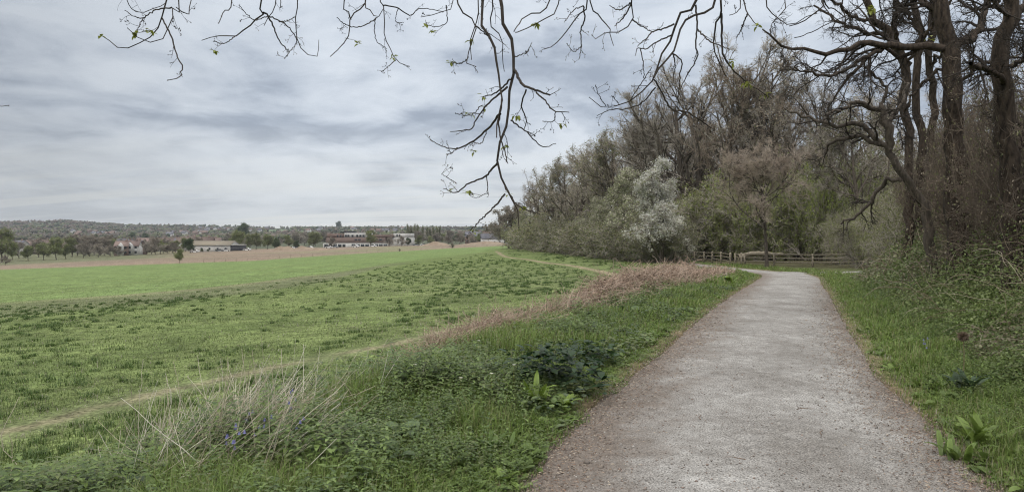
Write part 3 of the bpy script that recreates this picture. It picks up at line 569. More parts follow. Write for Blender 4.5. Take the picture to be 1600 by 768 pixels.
# brown thorn thicket below those trees
th = [(1575, 17.0, 3.7, 1.7), (1615, 14.5, 3.8, 1.6), (1660, 13, 4.0, 1.6), (1545, 21, 3.9, 1.8), (1590, 20, 4.5, 2.1), (1640, 17, 4.8, 2.0), (1505, 25, 4.0, 1.8), (1550, 26, 5.2, 2.4), (1605, 24, 5.4, 2.4), (1478, 32, 5.0, 2.2), (1525, 33, 6.4, 2.8), (1580, 32, 6.8, 3.0), (1640, 28, 6.8, 3.0), (1452, 38, 5.0, 2.3)]
for i, (px, d, h_, w_) in enumerate(sorted(th)): put(proto['twiggy'], px, d, height=h_, label='dense brown thorn bush in the thicket at the right, %s from the leaning tree' % ORD[i], cat='bush', group='thorn bushes of the right thicket', radius=w_)
th2 = [(1385, 46, 4.4), (1352, 50, 3.9), (1405, 40, 3.8), (1430, 34, 3.2), (1455, 29, 2.8), (1318, 57, 3.9), (1335, 60, 5.0), (1372, 56, 5.2), (1415, 50, 5.4)]
for i, (px, d, h_) in enumerate(sorted(th2)): put(proto['under'], px, d, radius=1.9, height=h_, label='low olive leafy bush below the twisted trees, %s from the fence' % ORD[i], cat='bush', group='low leafy bushes by the twisted trees')

# ------------------------------------------------------------------ fence beyond the bend
def box(x0, x1, y0, y1, z0, z1):
    V = np.array([(x, y, z) for z in (z0, z1) for x, y in ((x0, y0), (x1, y0), (x1, y1), (x0, y1))], float)
    return V, np.array([(0, 3, 2, 1), (4, 5, 6, 7), (0, 1, 5, 4), (1, 2, 6, 5), (2, 3, 7, 6), (3, 0, 4, 7)])
def beam(a, b, w, h, rng=None):
    a, b = np.asarray(a, float), np.asarray(b, float); t = unit(b - a); s = unit(np.cross(t, [0, 0, 1])) * w / 2; u = unit(np.cross(s, t)) * h / 2
    V = np.array([p + i * s + j * u for p in (a, b) for i, j in ((-1, -1), (1, -1), (1, 1), (-1, 1))])
    return V, np.array([(0, 1, 2, 3), (7, 6, 5, 4), (0, 4, 5, 1), (1, 5, 6, 2), (2, 6, 7, 3), (3, 7, 4, 0)])
def rail_fence(pts, label, seed, H0=.98, hs=(.32, .60, .88)):
    rng = np.random.default_rng(seed); o = empty('post_and_rail_fence', at(*pts[0])); b = np.array(o.location)
    Q = []
    for (p0, d0), (p1, d1) in zip(pts[:-1], pts[1:]):
        A, B = np.array(at(p0, d0)), np.array(at(p1, d1)); n = max(1, round(np.linalg.norm(B - A) / 2.3))
        Q += [A + (B - A) * k / n for k in range(n)]
    Q.append(np.array(at(*pts[-1]))); Q = [np.array([q[0], q[1], H(q[0], q[1])]) for q in Q]
    for q in Q:
        V, F = box(-.06, .06, -.06, .06, -.3, H0 + rng.uniform(-.04, .06)); V = V + [rng.normal() * .02, 0, 0] * (V[:, 2:] > 0); add('post', make_mesh('post', V + q - b, F, M_wood), o)
    for q, r in zip(Q[:-1], Q[1:]):
        for h in hs:
            off = np.array([0, -.085, 0]); j = rng.normal(size=2) * .02
            V, F = beam(q + [0, 0, h + j[0]] + off - b, r + [0, 0, h + j[1]] + off - b, .035, .085); add('rail', make_mesh('rail', V, F, M_wood), o)
    return tag(o, label, 'fence')
rail_fence([(1072, 70), (1100, 66), (1141, 60)], 'wooden post and rail fence section beside the white blossom tree', 1)
rail_fence([(1149, 59.5), (1159, 58.8)], 'short gap section of post and rail fence between the two long runs', 2)
rail_fence([(1164, 58), (1210, 55), (1270, 52.5), (1340, 50)], 'long weathered post and rail fence running behind the red-brown tree', 3)
rng = np.random.default_rng(9)
lg = at(1183, 63); lg.z -= .42; Q, R = chain([(-1.6, 0, .95), (-.6, .1, 1.2), (.8, .1, 1.25), (2.2, 0, 1.15)], .2, .13, 14, .03, rng)
V, F = tubes(Q, R, 10); o = add('fallen_log', make_mesh('fallen_log', V, F, M_wood, None, True), None, lg); tag(o, 'pale fallen tree trunk lying just behind the fence', 'log')

# ------------------------------------------------------------------ town across the valley
def house(name, loc, rz, w, d, h, rh, wall, roof, label, group=None, cat='house', nwin=3, chim=True, flat=False, gable=False):
    o = empty(name, loc, rz); V, F = box(-w / 2, w / 2, -d / 2, d / 2, -1.5, h)
    parts = [(V, F)]
    if not flat:
        parts.append((np.array([(-w / 2, -d / 2, h), (-w / 2, d / 2, h), (-w / 2, 0, h + rh), (w / 2, -d / 2, h), (w / 2, d / 2, h), (w / 2, 0, h + rh)], float), [np.array([(0, 2, 1), (3, 4, 5)])]))
    Vw, Fw = join(parts); add('wall', make_mesh('wall', Vw, Fw, wall), o)
    if flat: V, F = box(-w / 2 - .3, w / 2 + .3, -d / 2 - .3, d / 2 + .3, h + .003, h + .5); rf = add('roof', make_mesh('roof', V, F, roof), o)
    else:
        e = .4; t = .18; P = []
        for s in (-1, 1):
            V = np.array([(-w / 2 - e, s * (d / 2 + e), h - e * rh / (d / 2)), (w / 2 + e, s * (d / 2 + e), h - e * rh / (d / 2)), (w / 2 + e, 0, h + rh), (-w / 2 - e, 0, h + rh)]); V = np.vstack([V + [0, 0, .02], V + [0, 0, t]])
            P.append((V, np.array([(0, 1, 2, 3), (4, 7, 6, 5), (0, 4, 5, 1), (1, 5, 6, 2), (2, 6, 7, 3), (3, 7, 4, 0)])))
        V, F = join(P); rf = add('roof', make_mesh('roof', V, F, roof), o)
        if chim: V, F = box(w * .22, w * .22 + .9, -.45, .45, h + rh * .6, h + rh + 1.1); add('chimney', make_mesh('chimney', V, F, M_brick), rf)
        if gable: # a front gable facing the field
            V = np.array([(-w * .22, -d / 2 - .9, 0), (w * .22, -d / 2 - .9, 0), (w * .22, -d / 2 - .9, h), (0, -d / 2 - .9, h + rh * .75), (-w * .22, -d / 2 - .9, h)]); V = np.vstack([V, V + [0, 1.2, 0]])
            add('front_bay', make_mesh('front_bay', V, [np.array([(0, 1, 6, 5), (1, 2, 7, 6), (2, 3, 8, 7), (3, 4, 9, 8), (4, 0, 5, 9)]), np.array([(0, 4, 3, 2, 1)])], M_render), o)
    for k in range(nwin):
        for z in ([1.0, 3.6] if h > 4 else [1.0]):
            x = -w / 2 + w * (k + .5) / nwin; dy = -.95 if gable and abs(x) < w * .22 else 0
            V, F = box(x - .55, x + .55, -d / 2 - .03 + dy, -d / 2 + .05 + dy, z, z + 1.25); add('window', make_mesh('window', V, F, M_glass), o)
    return tag(o, label, cat, group)
rt = np.random.default_rng(31)
for i, (px, d, rz, wl) in enumerate(((192, 392, .25, M_brick), (198, 400, .25, M_render), (207, 396, .2, M_render), (214, 402, -.2, M_brick))):
    house('house', at(px, d), rz, 6.5 if i != 2 else 8, 8, 5.0, 2.6, wl, M_slate if i % 2 else M_rust, ['brick house with a red roof, furthest from the barn of the four by the field', 'white-fronted gabled house beside the brick one by the field', 'widest white-gabled house of the four by the field', 'brick house with slate roof, nearest the barn of the four by the field'][i], 'houses by the far edge of the field', gable=True)
hs = []
for i in range(26):
    px = [28, 52, 66, 100, 108, 118, 131, 140, 150, 158, 166, 176, 188, 200, 212, 222, 232, 262, 270, 279, 288, 296, 318, 328, 742, 764][i] + rt.uniform(-2, 2); d = rt.uniform(500, 640) if px < 330 else 560; hs.append((px, d))
for i, (px, d) in enumerate(hs):
    slate = 182 < px < 226 or rt.random() < .25; red = not slate
    near_ = 'behind the round brown trees' if 95 < px < 182 else 'above the four gabled houses' if px < 240 else 'between the tall grey tree and the barn' if px < 340 else 'beside the wood end'
    if px < 95: near_ = 'behind the green trees'
    if px > 740: near_ = 'beyond the mound near the wood'
    p = at(px, d); p.z += rt.uniform(0, 1.0)
    house('house', p, rt.uniform(-.35, .35), rt.uniform(9, 16), 8.5, 5.2, 3.6, M_brick if rt.random() < .6 else M_render, M_rust if red else M_slate, '%s-roofed house %s, %s from the valley end' % ('red' if red else 'grey slate', near_, ORD[i]), 'town houses across the valley', nwin=4)
# farm barn with a long low roof
house('barn', at(336, 420), -.12, 24, 12, 3.6, 2.4, M_concrete, M_wood, 'long low barn with a pale brown roof right of the dark green tree', None, 'barn', 5, False)
house('shed', at(362, 418), -.05, 13, 9, 3.2, .6, M_dark, M_concrete, 'dark open-fronted shed at the barn end', None, 'shed', 0, False, True)
# houses up the hillside
for i in range(44):
    z = i % 4; px = [rt.uniform(100, 185), rt.uniform(265, 335), rt.uniform(300, 420), rt.uniform(480, 640)][z]; d = [rt.uniform(1050, 1550), rt.uniform(1100, 1600), rt.uniform(1500, 2100), rt.uniform(1200, 1800)][z]
    zn = ['left of the hill', 'in the middle of the hillside', 'high on the ridge', 'behind the long flat-roofed building'][z]
    p = at(px, d); p.z += 5
    house('house', p, rt.uniform(-.6, .6), rt.uniform(6, 10), 7, 4.5, 3.2, M_render if rt.random() < .55 else M_brick, M_rust if rt.random() < .5 else M_slate, 'tiny pale house among trees ' + zn, 'hillside houses ' + zn, nwin=0, chim=False)
# three-storey flat-roofed building
ob = empty('office_building', at(572, 500), -.04); S = 500 / FPX
def ob_part(nm, x0, x1, y0, y1, r0, r1, mat, dy=0, parent=None):
    zb = ob.location.z; V, F = box((x0 - 572) * S, (x1 - 572) * S, y0, y1, zrow(r0, 500) - zb, zrow(r1, 500) - zb); return add(nm, make_mesh(nm, V, F, mat), parent or ob)
ob_part('ground_storey', 504, 604, 0, 20, 392, 379.6, M_concrete); ob_part('middle_storey', 508, 600, 1.5, 20, 379.5, 371.1, M_brick); ob_part('top_storey', 508, 536, 3, 20, 371, 364.5, M_brick)
ob_part('top_storey', 536.2, 572, 2.5, 20, 371, 363.6, M_render); ob_part('plant_room', 527, 548, 6, 15, 363.5, 360.5, M_dark); ob_part('side_wing', 604.2, 640, 6, 22, 389, 371, M_concrete); ob_part('side_wing', 612, 639, 7, 22, 370.9, 364.3, M_render)
ob_part('link_wing', 572.2, 612, 5, 20, 371, 366.5, M_brick)
for a in (524, 529): ob_part('window', a, a + 2.2, 2.95, 3.1, 370, 366.5, M_glass)
for a in (537, 541, 547.5, 555, 560, 565): ob_part('window', a, a + 3.2, 2.45, 2.6, 370, 366.3, M_glass)
for a in (616.5, 620.5): ob_part('window', a, a + 2.4, 6.95, 7.1, 369.5, 366, M_glass)
for a in (553, 558.5, 586, 592): ob_part('window', a, a + 4.2, 1.45, 1.6, 375.5, 373, M_glass)
for a in np.arange(506, 602, 7.2):
    if not 538 < a < 545: ob_part('window', a, a + 5.6, -.05, .1, 386, 381, M_glass)
ob_part('door', 539.5, 544, -.08, .1, 391, 380.5, M_render)
tag(ob, 'long three-storey flat-roofed building of brick and pale panels across the valley', 'office building')
house('cottage', at(772, 480), .1, 17, 8, 4, 3, M_render, M_slate, 'white cottage with a grey roof by the wood end', None, 'house', 5)
# cars
def car(loc, rz, paint, label):
    o = empty('parked_car', loc, rz); a = np.array([(-2.1, .25), (-2.1, .8), (-1.9, .95), (-1.35, 1.0), (-.8, 1.42), (.5, 1.45), (1.15, .98), (2.0, .85), (2.12, .6), (2.1, .25)])
    def ext(a, w, y=0): n = len(a); V = np.vstack([np.c_[a[:, 0], np.full(n, -w), a[:, 1]], np.c_[a[:, 0], np.full(n, w), a[:, 1]]]); q = np.arange(n); return V, [np.stack([q, (q + 1) % n, (q + 1) % n + n, q + n], -1), q[None, ::1], (q + n)[None, ::-1]]
    V, F = ext(a, .85); add('body', make_mesh('body', V, F, paint), o)
    g = np.array([(-1.2, .98), (-.75, 1.36), (.45, 1.38), (.98, .98)]); V, F = ext(g, .87); add('window', make_mesh('window', V, F, M_glass), o)
    for x in (-1.3, 1.3):
        for y in (-.8, .8):
            t = np.linspace(0, 2 * np.pi, 14, endpoint=False); V, F = ext(np.c_[x + .32 * np.cos(t), .32 + .32 * np.sin(t)], .1); V[:, 1] += y; add('wheel', make_mesh('wheel', V, F, M_tyre), o)
    return tag(o, label, 'car', 'cars parked across the valley')
wc = None
for i, (px, d) in enumerate(((305, 408), (343, 408), (353, 410), (386, 412), (440, 424), (447, 428), (455, 426), (463, 430), (484, 432), (514, 430), (523, 440), (556, 445), (583, 450), (650, 470), (662, 470))):
    w_ = i % 3 != 1; nb = ['at the barn hedge', 'before the barn', 'in the yard before the shed', 'by the shed end'][i] if i < 4 else ('in the car park left of the flat-roofed building' if px < 500 else 'along the front of the flat-roofed building' if px < 600 else 'right of the flat-roofed building')
    car(at(px, d), rt.uniform(-.5, .5), M_car_w if w_ else M_car_g, '%s car parked %s, %s from the barn' % ('white' if w_ else 'grey', nb, ORD[i]))
# trees of the valley
vt = [('farleaf', 3, 345, 358, 'dark green field tree cut by the photo edge'), ('fargrey', 8, 300, 398, 'small spindly tree at the corner of the crop'), ('farleaf', 44, 352, 384, 'broad green field tree left of the tallest one'), ('farleaf', 68, 356, 380, 'green field tree between the broad one and the tallest one'), ('farleaf', 88, 352, 372, 'tallest green field tree, forked, in the left group'),
      ('farleaf', 103, 360, 382, 'low spreading green tree right of the tallest one'), ('farleaf', 20, 372, 380, 'green tree behind the small spindly one'), ('fargrey', 130, 365, 379, 'round brown bare tree beside the green group'), ('fargrey', 153, 360, 380, 'second round brown bare tree beside the green group'), ('fargrey', 172, 370, 382, 'brown bare tree next to the gabled houses'), ('fargrey', 186, 376, 383, 'small brown tree just left of the gabled houses'),
      ('fargrey', 243, 380, 369, 'tall grey bare tree between the gabled houses and the barn'), ('fargrey', 228, 384, 380, 'grey bare tree right of the gabled houses'), ('fargrey', 262, 386, 382, 'low grey tree left of the dark green tree'), ('farever', 297, 385, 373, 'dark green rounded tree at the barn end'), ('farleaf', 281, 216, 389, 'lone small tree standing on the crop edge'),
      ('farleaf', 371, 430, 361, 'tall green tree behind the shed'), ('farleaf', 400, 440, 365, 'green tree right of the shed'), ('farleaf', 418, 450, 367, 'green tree in the middle of the car park row'), ('farever', 430, 446, 373, 'dark evergreen in the car park row'), ('farleaf', 390, 520, 366, 'green tree behind the car park'), ('farleaf', 450, 500, 368, 'pale green tree behind the parked cars'), ('farever', 462, 470, 376, 'low dark evergreen by the parked cars'),
      ('farleaf', 490, 450, 363, 'large round green tree left of the flat-roofed building'), ('fargrey', 520, 470, 370, 'bare tree before the left end of the flat-roofed building'), ('farleaf', 578, 462, 362, 'large green tree before the middle of the flat-roofed building'), ('fargrey', 608, 460, 370, 'bare brown tree before the side wing'), ('fargrey', 628, 455, 368, 'brown tree at the right end of the flat-roofed building'), ('farever', 637, 470, 372, 'dark evergreen right of the side wing'),
      ('farleaf', 655, 475, 368, 'green tree below the poplars, left one'), ('farleaf', 672, 480, 369, 'green tree below the poplars, right one'), ('fargrey', 624, 292, 388, 'small leaning tree at the crop edge before the mounds'), ('fargrey', 706, 320, 379, 'small forked tree at the crop edge near the wood'), ('fargrey', 700, 500, 368, 'grey tree right of the poplars'), ('fargrey', 718, 505, 362, 'tall grey tree right of the poplars'), ('fargrey', 735, 510, 364, 'grey tree left of the gabled roof near the wood'),
      ('farleaf', 750, 520, 364, 'green tree above the gabled roof near the wood'), ('farever', 746, 900, 360, 'dark evergreen clump beyond the grey trees'), ('farever', 762, 880, 361, 'dark round tree above the white cottage'), ('farever', 529, 2300, 346, 'tiny dark conifer on the skyline'), ('farever', 377, 900, 350, 'dark conifer on the ridge above the shed'), ('farever', 150, 800, 367, 'dark round tree below the hillside houses'), ('farever', 205, 950, 364, 'long dark evergreen belt piece, left, above the slate roofs'), ('farever', 225, 950, 365, 'long dark evergreen belt piece, right, above the slate roofs'),
      ('farever', 325, 405, 389, 'round dark bush before the barn, left one'), ('farever', 315, 405, 388, 'round dark bush before the barn, nearest the green tree'), ('farever', 337, 407, 389, 'round dark bush before the barn, right one'), ('fargrey', 790, 560, 372, 'brown tree beside the cottage at the wood end'), ('fargrey', 680, 455, 377, 'low brown scrub tree behind the right mound')]
for k, px, d, row, lab in vt: put(proto[k], px, d, row, label=lab, wide=1.1 if 'small' not in lab else .9)
for i, px in enumerate((638, 643, 648, 653, 660, 667, 672, 677, 682, 687)):
    put(proto['poplar'], px + rt.uniform(-1, 1), 600 + rt.uniform(-10, 10), 352 + rt.uniform(-2, 4), label='slim pale green poplar in the tall row, %s from the flat-roofed building' % ORD[i], group='row of poplars', wide=.9)
for i in range(70):
    z = i % 5; px = [rt.uniform(-30, 100), rt.uniform(100, 260), rt.uniform(260, 420), rt.uniform(420, 620), rt.uniform(620, 800)][z]; d = rt.uniform(560, 900); k = ['fargrey', 'farleaf', 'fargrey', 'farever'][rt.choice(4, p=[.45, .3, .15, .1])]
    zn = ['behind the green field trees', 'among the red roofs', 'behind the barn', 'behind the flat-roofed building', 'behind the poplars'][z]
    put(proto[k], px, d, height=rt.uniform(7, 13), label='%s town tree %s' % ({'fargrey': 'bare grey', 'farleaf': 'green', 'farever': 'dark evergreen'}[k], zn), group='%s town trees %s' % (k[3:], zn), wide=1.2)
for i, (px, d, row) in enumerate(((112, 400, 372), (121, 420, 370), (140, 395, 368), (163, 398, 370), (178, 405, 374), (147, 430, 366), (168, 440, 367), (236, 390, 376), (250, 395, 374), (270, 400, 378), (226, 420, 374), (255, 430, 372), (274, 420, 376), (30, 400, 376), (60, 410, 372), (112, 460, 366), (290, 460, 372), (310, 470, 370), (195, 450, 374), (215, 455, 374))):
    put(proto['fargrey' if i % 4 else 'farleaf'], px, d, row, label='%s tree screening the red roofs, %s from the field corner' % ('bare brown' if i % 4 else 'pale green', ORD[i]), group='trees screening the red roofs', wide=1.25)
# earth heaps
for i, (px, d, w, h) in enumerate(((444, 372, 9, 2.6), (478, 376, 14, 2.2), (500, 366, 8, 1.4), (684, 430, 14, 2.9), (760, 470, 24, 2.4))):
    n = 40; a, r = np.meshgrid(np.linspace(0, 2 * np.pi, n, endpoint=False), np.linspace(0, 1, 12)); X = np.cos(a) * r * w; Y = np.sin(a) * r * w * .5
    Z = h * (1 - smooth(0, 1, r)) * (.65 + .6 * vnoise(X / 2.5 + 50 * i, Y / 2.5, 60)) - .4; q = np.arange(11)[:, None] * n; j = np.arange(n)[None]; F = np.stack([q + j, q + (j + 1) % n, q + n + (j + 1) % n, q + n + j], -1).reshape(-1, 4)[:, ::-1]
    o = add('earth_mound', make_mesh('earth_mound', np.stack([X, Y, Z], -1).reshape(-1, 3), F, M_earth, None, True), None, at(px, d)); tag(o, ['pale earth mound by the parked cars', 'long low earth mound left of the flat-roofed building', 'small low earth mound before the flat-roofed building', 'flat-topped earth mound below the poplars', 'long sandy mound near the end of the wood'][i], 'mound', 'earth mounds on the bare land')
# wire fence along the crop edge
fo = empty('wire_fence', at(300, DEDGE[1])); b = np.array(fo.location); fp = []
for px in np.arange(318, 800, 17):
    d = float(np.interp(px, PXC, DEDGE)) * 1.012; p = np.array(at(px, d)); fp.append(p); V, F = box(-.035, .035, -.035, .035, -.2, 1.05); add('post', make_mesh('post', V + p - b, F, M_wood), fo)
fp = np.array(fp); Ps = np.stack([fp[None] + [0, 0, z] - b for z in (.45, .75, 1.05)], 0)[:, 0]; V, F = tubes(Ps, np.full(Ps.shape[:2], .008), 3); add('wire', make_mesh('wire', V, F, M_wood), fo); tag(fo, 'low post and wire fence along the far edge of the crop', 'fence')
# hillside woodland
def blob_mesh():
    n = 3600; r = np.random.default_rng(61); d = np.exp(r.uniform(math.log(880), math.log(2900), n)); px = r.uniform(-130, 830, n)
    x = (px - 800) / FPX * d; k = vnoise(x / 120, d / 160, 71) > .30; band = (d > 1900) & (px < 620); k |= band
    ff = (vnoise(x / 260, d / 300, 41) > .56) & (d > 1350) & (px > 420); k &= ~ff; x, d = x[k], d[k]; px = px[k]; z = terrain(x, d); n = len(x)
    ph = (1 + 5 ** .5) / 2; ico = np.array([(-1, ph, 0), (1, ph, 0), (-1, -ph, 0), (1, -ph, 0), (0, -1, ph), (0, 1, ph), (0, -1, -ph), (0, 1, -ph), (ph, 0, -1), (ph, 0, 1), (-ph, 0, -1), (-ph, 0, 1)]); ico = unit(ico)
    f = np.array([(0, 11, 5), (0, 5, 1), (0, 1, 7), (0, 7, 10), (0, 10, 11), (1, 5, 9), (5, 11, 4), (11, 10, 2), (10, 7, 6), (7, 1, 8), (3, 9, 4), (3, 4, 2), (3, 2, 6), (3, 6, 8), (3, 8, 9), (4, 9, 5), (2, 4, 11), (6, 2, 10), (8, 6, 7), (9, 8, 1)])
    # four small lumps to a crown, so that its outline is uneven
    m = 6; ctr = np.stack([x, d, z], 1)[:, None] + r.normal(size=(n, m, 3)) * np.array([3.2, 3.2, 1.6]) + [0, 0, 4.5]
    rad = r.uniform(1.6, 3.6, (n, m, 1, 1)); V = ctr[:, :, None] + ico[None, None] * rad * r.uniform(.7, 1.3, (n, m, 12, 1)) * np.array([1, 1, 1.1])
    pal = np.array([(.10, .085, .07), (.12, .105, .08), (.085, .09, .05), (.11, .12, .06), (.04, .055, .03), (.13, .10, .085)]); w = np.clip((vnoise(x / 60, d / 200, 81) * 1.6 - .3) * 6 + r.normal(size=n) * .9, 0, 5.99).astype(int)
    c = pal[w] * r.uniform(.75, 1.25, (n, 1)); C = np.broadcast_to(c[:, None, None], (n, m, 12, 3)) * r.uniform(.8, 1.2, (n, m, 1, 1))
    F = f[None] + (np.arange(n * m) * 12)[:, None, None]
    o = add('hillside_woodland', make_mesh('hillside_woodland', V.reshape(-1, 3), F.reshape(-1, 3), M_dry, C.reshape(-1, 3))); tag(o, 'grey-brown woodland covering the hills beyond the town', 'woodland', kind='stuff')
blob_mesh()

# ------------------------------------------------------------------ ground plants
def inst(protoV, protoF, shade, pos, yaw, scale, color, tilt=None, rng=None):
    """replicate one small plant: protoV (n,3), shade (n,) or (n,3) multiplies the colour"""
    c, s = np.cos(yaw), np.sin(yaw); n = len(protoV); V = protoV[None] * scale[:, None, None]
    X = V[..., 0] * c[:, None] - V[..., 1] * s[:, None]; Y = V[..., 0] * s[:, None] + V[..., 1] * c[:, None]; Z = V[..., 2].copy()
    if tilt is not None: X = X + Z * tilt[:, 0:1]; Y = Y + Z * tilt[:, 1:2]
    W = np.stack([X, Y, Z], -1) + pos[:, None]; sh = shade[:, None] if shade.ndim == 1 else shade; C = color[:, None] * sh[None]
    F = protoF[None] + (np.arange(len(pos)) * n)[:, None, None]; return W.reshape(-1, 3), F.reshape(-1, 3), C.reshape(-1, 3)
def cat3(L):
    Vs, Fs, Cs, off = [], [], [], 0
    for V, F, C in L: Vs.append(V); Fs.append(F + off); Cs.append(C); off += len(V)
    return np.vstack(Vs), np.vstack(Fs), np.vstack(Cs)
def leaf_v(L, W, base, yaw, pitch, droop=.25, tw=0.0):
    """leaf blade of 2 segments with a midrib fold: 8 verts"""
    a = np.array([(0, 0, 0), (.33 * L, W, .04 * L), (.33 * L, 0, -.02 * L), (.33 * L, -W, .04 * L), (.7 * L, W * .75, .04 * L - droop * L * .4), (.7 * L, 0, -droop * L * .45), (.7 * L, -W * .75, .04 * L - droop * L * .4), (L, 0, -droop * L)])
    F = np.array([(0, 2, 1), (0, 3, 2), (1, 2, 5), (1, 5, 4), (2, 3, 6), (2, 6, 5), (4, 5, 7), (5, 6, 7)])
    cp, sp_ = math.cos(pitch), math.sin(pitch); a = np.stack([a[:, 0] * cp - a[:, 2] * sp_, a[:, 1], a[:, 0] * sp_ + a[:, 2] * cp], 1)
    c, s = math.cos(yaw), math.sin(yaw); a = np.stack([a[:, 0] * c - a[:, 1] * s, a[:, 0] * s + a[:, 1] * c, a[:, 2]], 1); return a + base, F, np.linspace(.8, 1.15, 8)
def leaf_long(L, W, base, yaw, p0, curl, r):
    prof = np.array([.35, .8, 1.0, .95, .7, 0.0]); n = 6; x = z = 0.0; a = p0; V = []
    for k in range(n):
        wv = .06 * W * math.sin(k * 2.1 + yaw * 3); V += [(x, W * prof[k], z + .25 * W * prof[k] + wv), (x, 0, z), (x, -W * prof[k], z + .25 * W * prof[k] - wv)]
        x += L / 5 * math.cos(a); z += L / 5 * math.sin(a); a -= curl
    V = np.array(V); F = []
    for k in range(n - 1):
        for j in (0, 1): i_ = k * 3 + j; F += [(i_, i_ + 1, i_ + 4), (i_, i_ + 4, i_ + 3)]
    c, s = math.cos(yaw), math.sin(yaw); V = np.stack([V[:, 0] * c - V[:, 1] * s, V[:, 0] * s + V[:, 1] * c, V[:, 2]], 1); return V + base, np.array(F), np.tile([1.08, .8, .95], n) * np.repeat(np.linspace(.8, 1.1, n), 3)
def plant_from(leaves):
    Vs, Fs, Ss, off = [], [], [], 0
    for V, F, S in leaves: Vs.append(V); Fs.append(F + off); Ss.append(S); off += len(V)
    return np.vstack(Vs), np.vstack(Fs), np.concatenate(Ss)
def nettle(seed, h=.34):
    r = np.random.default_rng(seed); L = [];
    for k in range(5):
        z = h * (.3 + .7 * k / 4); l = .075 * (1.1 - .5 * k / 4)
        for q in range(2): L.append(leaf_v(l, l * .28, np.array([0, 0, z]), k * 1.57 + q * 3.14 + r.normal() * .3, r.uniform(-.1, .45), .3, 0))
    sh = plant_from(L); st = np.array([(-.003, 0, 0), (.003, 0, 0), (0, 0, h)]); V = np.vstack([sh[0], st]); F = np.vstack([sh[1], [[len(sh[0]), len(sh[0]) + 1, len(sh[0]) + 2]]]); return V, F, np.r_[sh[2], [.6, .6, .8]]
def parsley(seed):
    r = np.random.default_rng(seed); L = []
    for k in range(6):
        yaw = k * 1.05 + r.normal() * .3; pit = r.uniform(.35, .9); ln = r.uniform(.16, .30); dx = np.array([math.cos(yaw) * math.cos(pit), math.sin(yaw) * math.cos(pit), math.sin(pit)])
        for j in range(6):
            t = .35 + .65 * j / 5; b = dx * ln * t + [0, 0, -.05 * t * t]
            for sd in (-1, 1): L.append(leaf_v(.055 * (1.25 - t * .7), .012, b, yaw + sd * .95, .1 + r.normal() * .2, .1))
    return plant_from(L)
def ivyclump(seed, n=14, R=.16, h=.14, l=.075):
    r = np.random.default_rng(seed); return plant_from([leaf_v(l * r.uniform(.7, 1.3), l * .42, np.array([r.normal() * R * .6, r.normal() * R * .6, r.uniform(.02, h)]), r.random() * 6.28, r.uniform(-.2, .8), .2) for _ in range(n)])
def dock(seed, n=9, l=.30, w=.035, up=(.7, 1.25)):
    r = np.random.default_rng(seed); return plant_from([leaf_long(l * r.uniform(.55, 1.15), w * r.uniform(.75, 1.15), np.array([r.normal() * .055, r.normal() * .055, 0]), k * 6.28 / n * 1.7 + r.normal() * .5, r.uniform(*up) + .15, r.uniform(.05, .32), r) for k in range(n)])
BL_F = np.array([(0, 1, 3), (0, 3, 2), (2, 3, 4)])
def blades(r, pos, L, W, color, lean=.45):
    n = len(pos); yaw = r.random(n) * 6.28; d = np.stack([np.cos(yaw), np.sin(yaw), np.zeros(n)], 1); s = np.stack([-np.sin(yaw), np.cos(yaw), np.zeros(n)], 1); up = np.array([0, 0, 1.]); ln = (lean * r.uniform(.2, 1.4, n))[:, None]
    L = L[:, None]; W = W[:, None]; m = pos + up * L * .6 + d * L * .25 * ln; t = pos + up * L * (1 - .25 * ln) + d * L * ln
    V = np.stack([pos - s * W, pos + s * W, m - s * W * .7, m + s * W * .7, t], 1).reshape(-1, 3)
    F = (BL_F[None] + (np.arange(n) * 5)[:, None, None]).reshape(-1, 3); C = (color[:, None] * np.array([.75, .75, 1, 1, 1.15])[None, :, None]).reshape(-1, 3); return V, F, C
def sample_y(r, n, y0, y1, p=2.0):
    u = r.random(n); a, b = y0 ** (1 - p), y1 ** (1 - p); return (a + u * (b - a)) ** (1 / (1 - p))
def verge_pos(r, n, s0, s1, y0, y1, p=1.9):
    y = sample_y(r, n, y0, y1, p); s = r.uniform(s0, s1, n) if np.isscalar(s0) else s0 + (s1 - s0) * r.random(n); g = (pathx(y + 1) - pathx(y - 1)) / 2; x = pathx(y) + s * np.sqrt(1 + g * g)
    return np.stack([x, y, terrain(x, y) - .01], 1), s
def cols(r, n, pal, var=.22, where=None): return np.asarray(pal)[r.integers(0, len(pal), n)] * r.uniform(1 - var, 1 + var, (n, 1))
G_GRASS = [(.16, .235, .055), (.14, .21, .05), (.20, .28, .07), (.17, .22, .065), (.25, .25, .12)]
G_NET = [(.12, .18, .05), (.155, .22, .058), (.09, .14, .042), (.18, .25, .075), (.15, .18, .07)]
G_PAR = [(.15, .22, .055), (.185, .26, .065), (.13, .19, .05)]
G_IVY = [(.05, .08, .032), (.065, .10, .04), (.085, .12, .055)]
PINKB = [(.42, .31, .24), (.34, .25, .19), (.52, .41, .33), (.24, .17, .13), (.48, .38, .31), (.44, .33, .26)]
STRAW = [(.58, .53, .42), (.50, .45, .34), (.40, .35, .26), (.66, .62, .52)]

def edge_jit(pos, s, side, amp=.28):
    k = np.abs(s) > halfw(pos[:, 1]) - .46 + 1.5 * amp * (vnoise(pos[:, 0] * 1.4, pos[:, 1] * 1.4, 91)) + .10 * (vnoise(pos[:, 0] * 6, pos[:, 1] * 6, 92)); return k
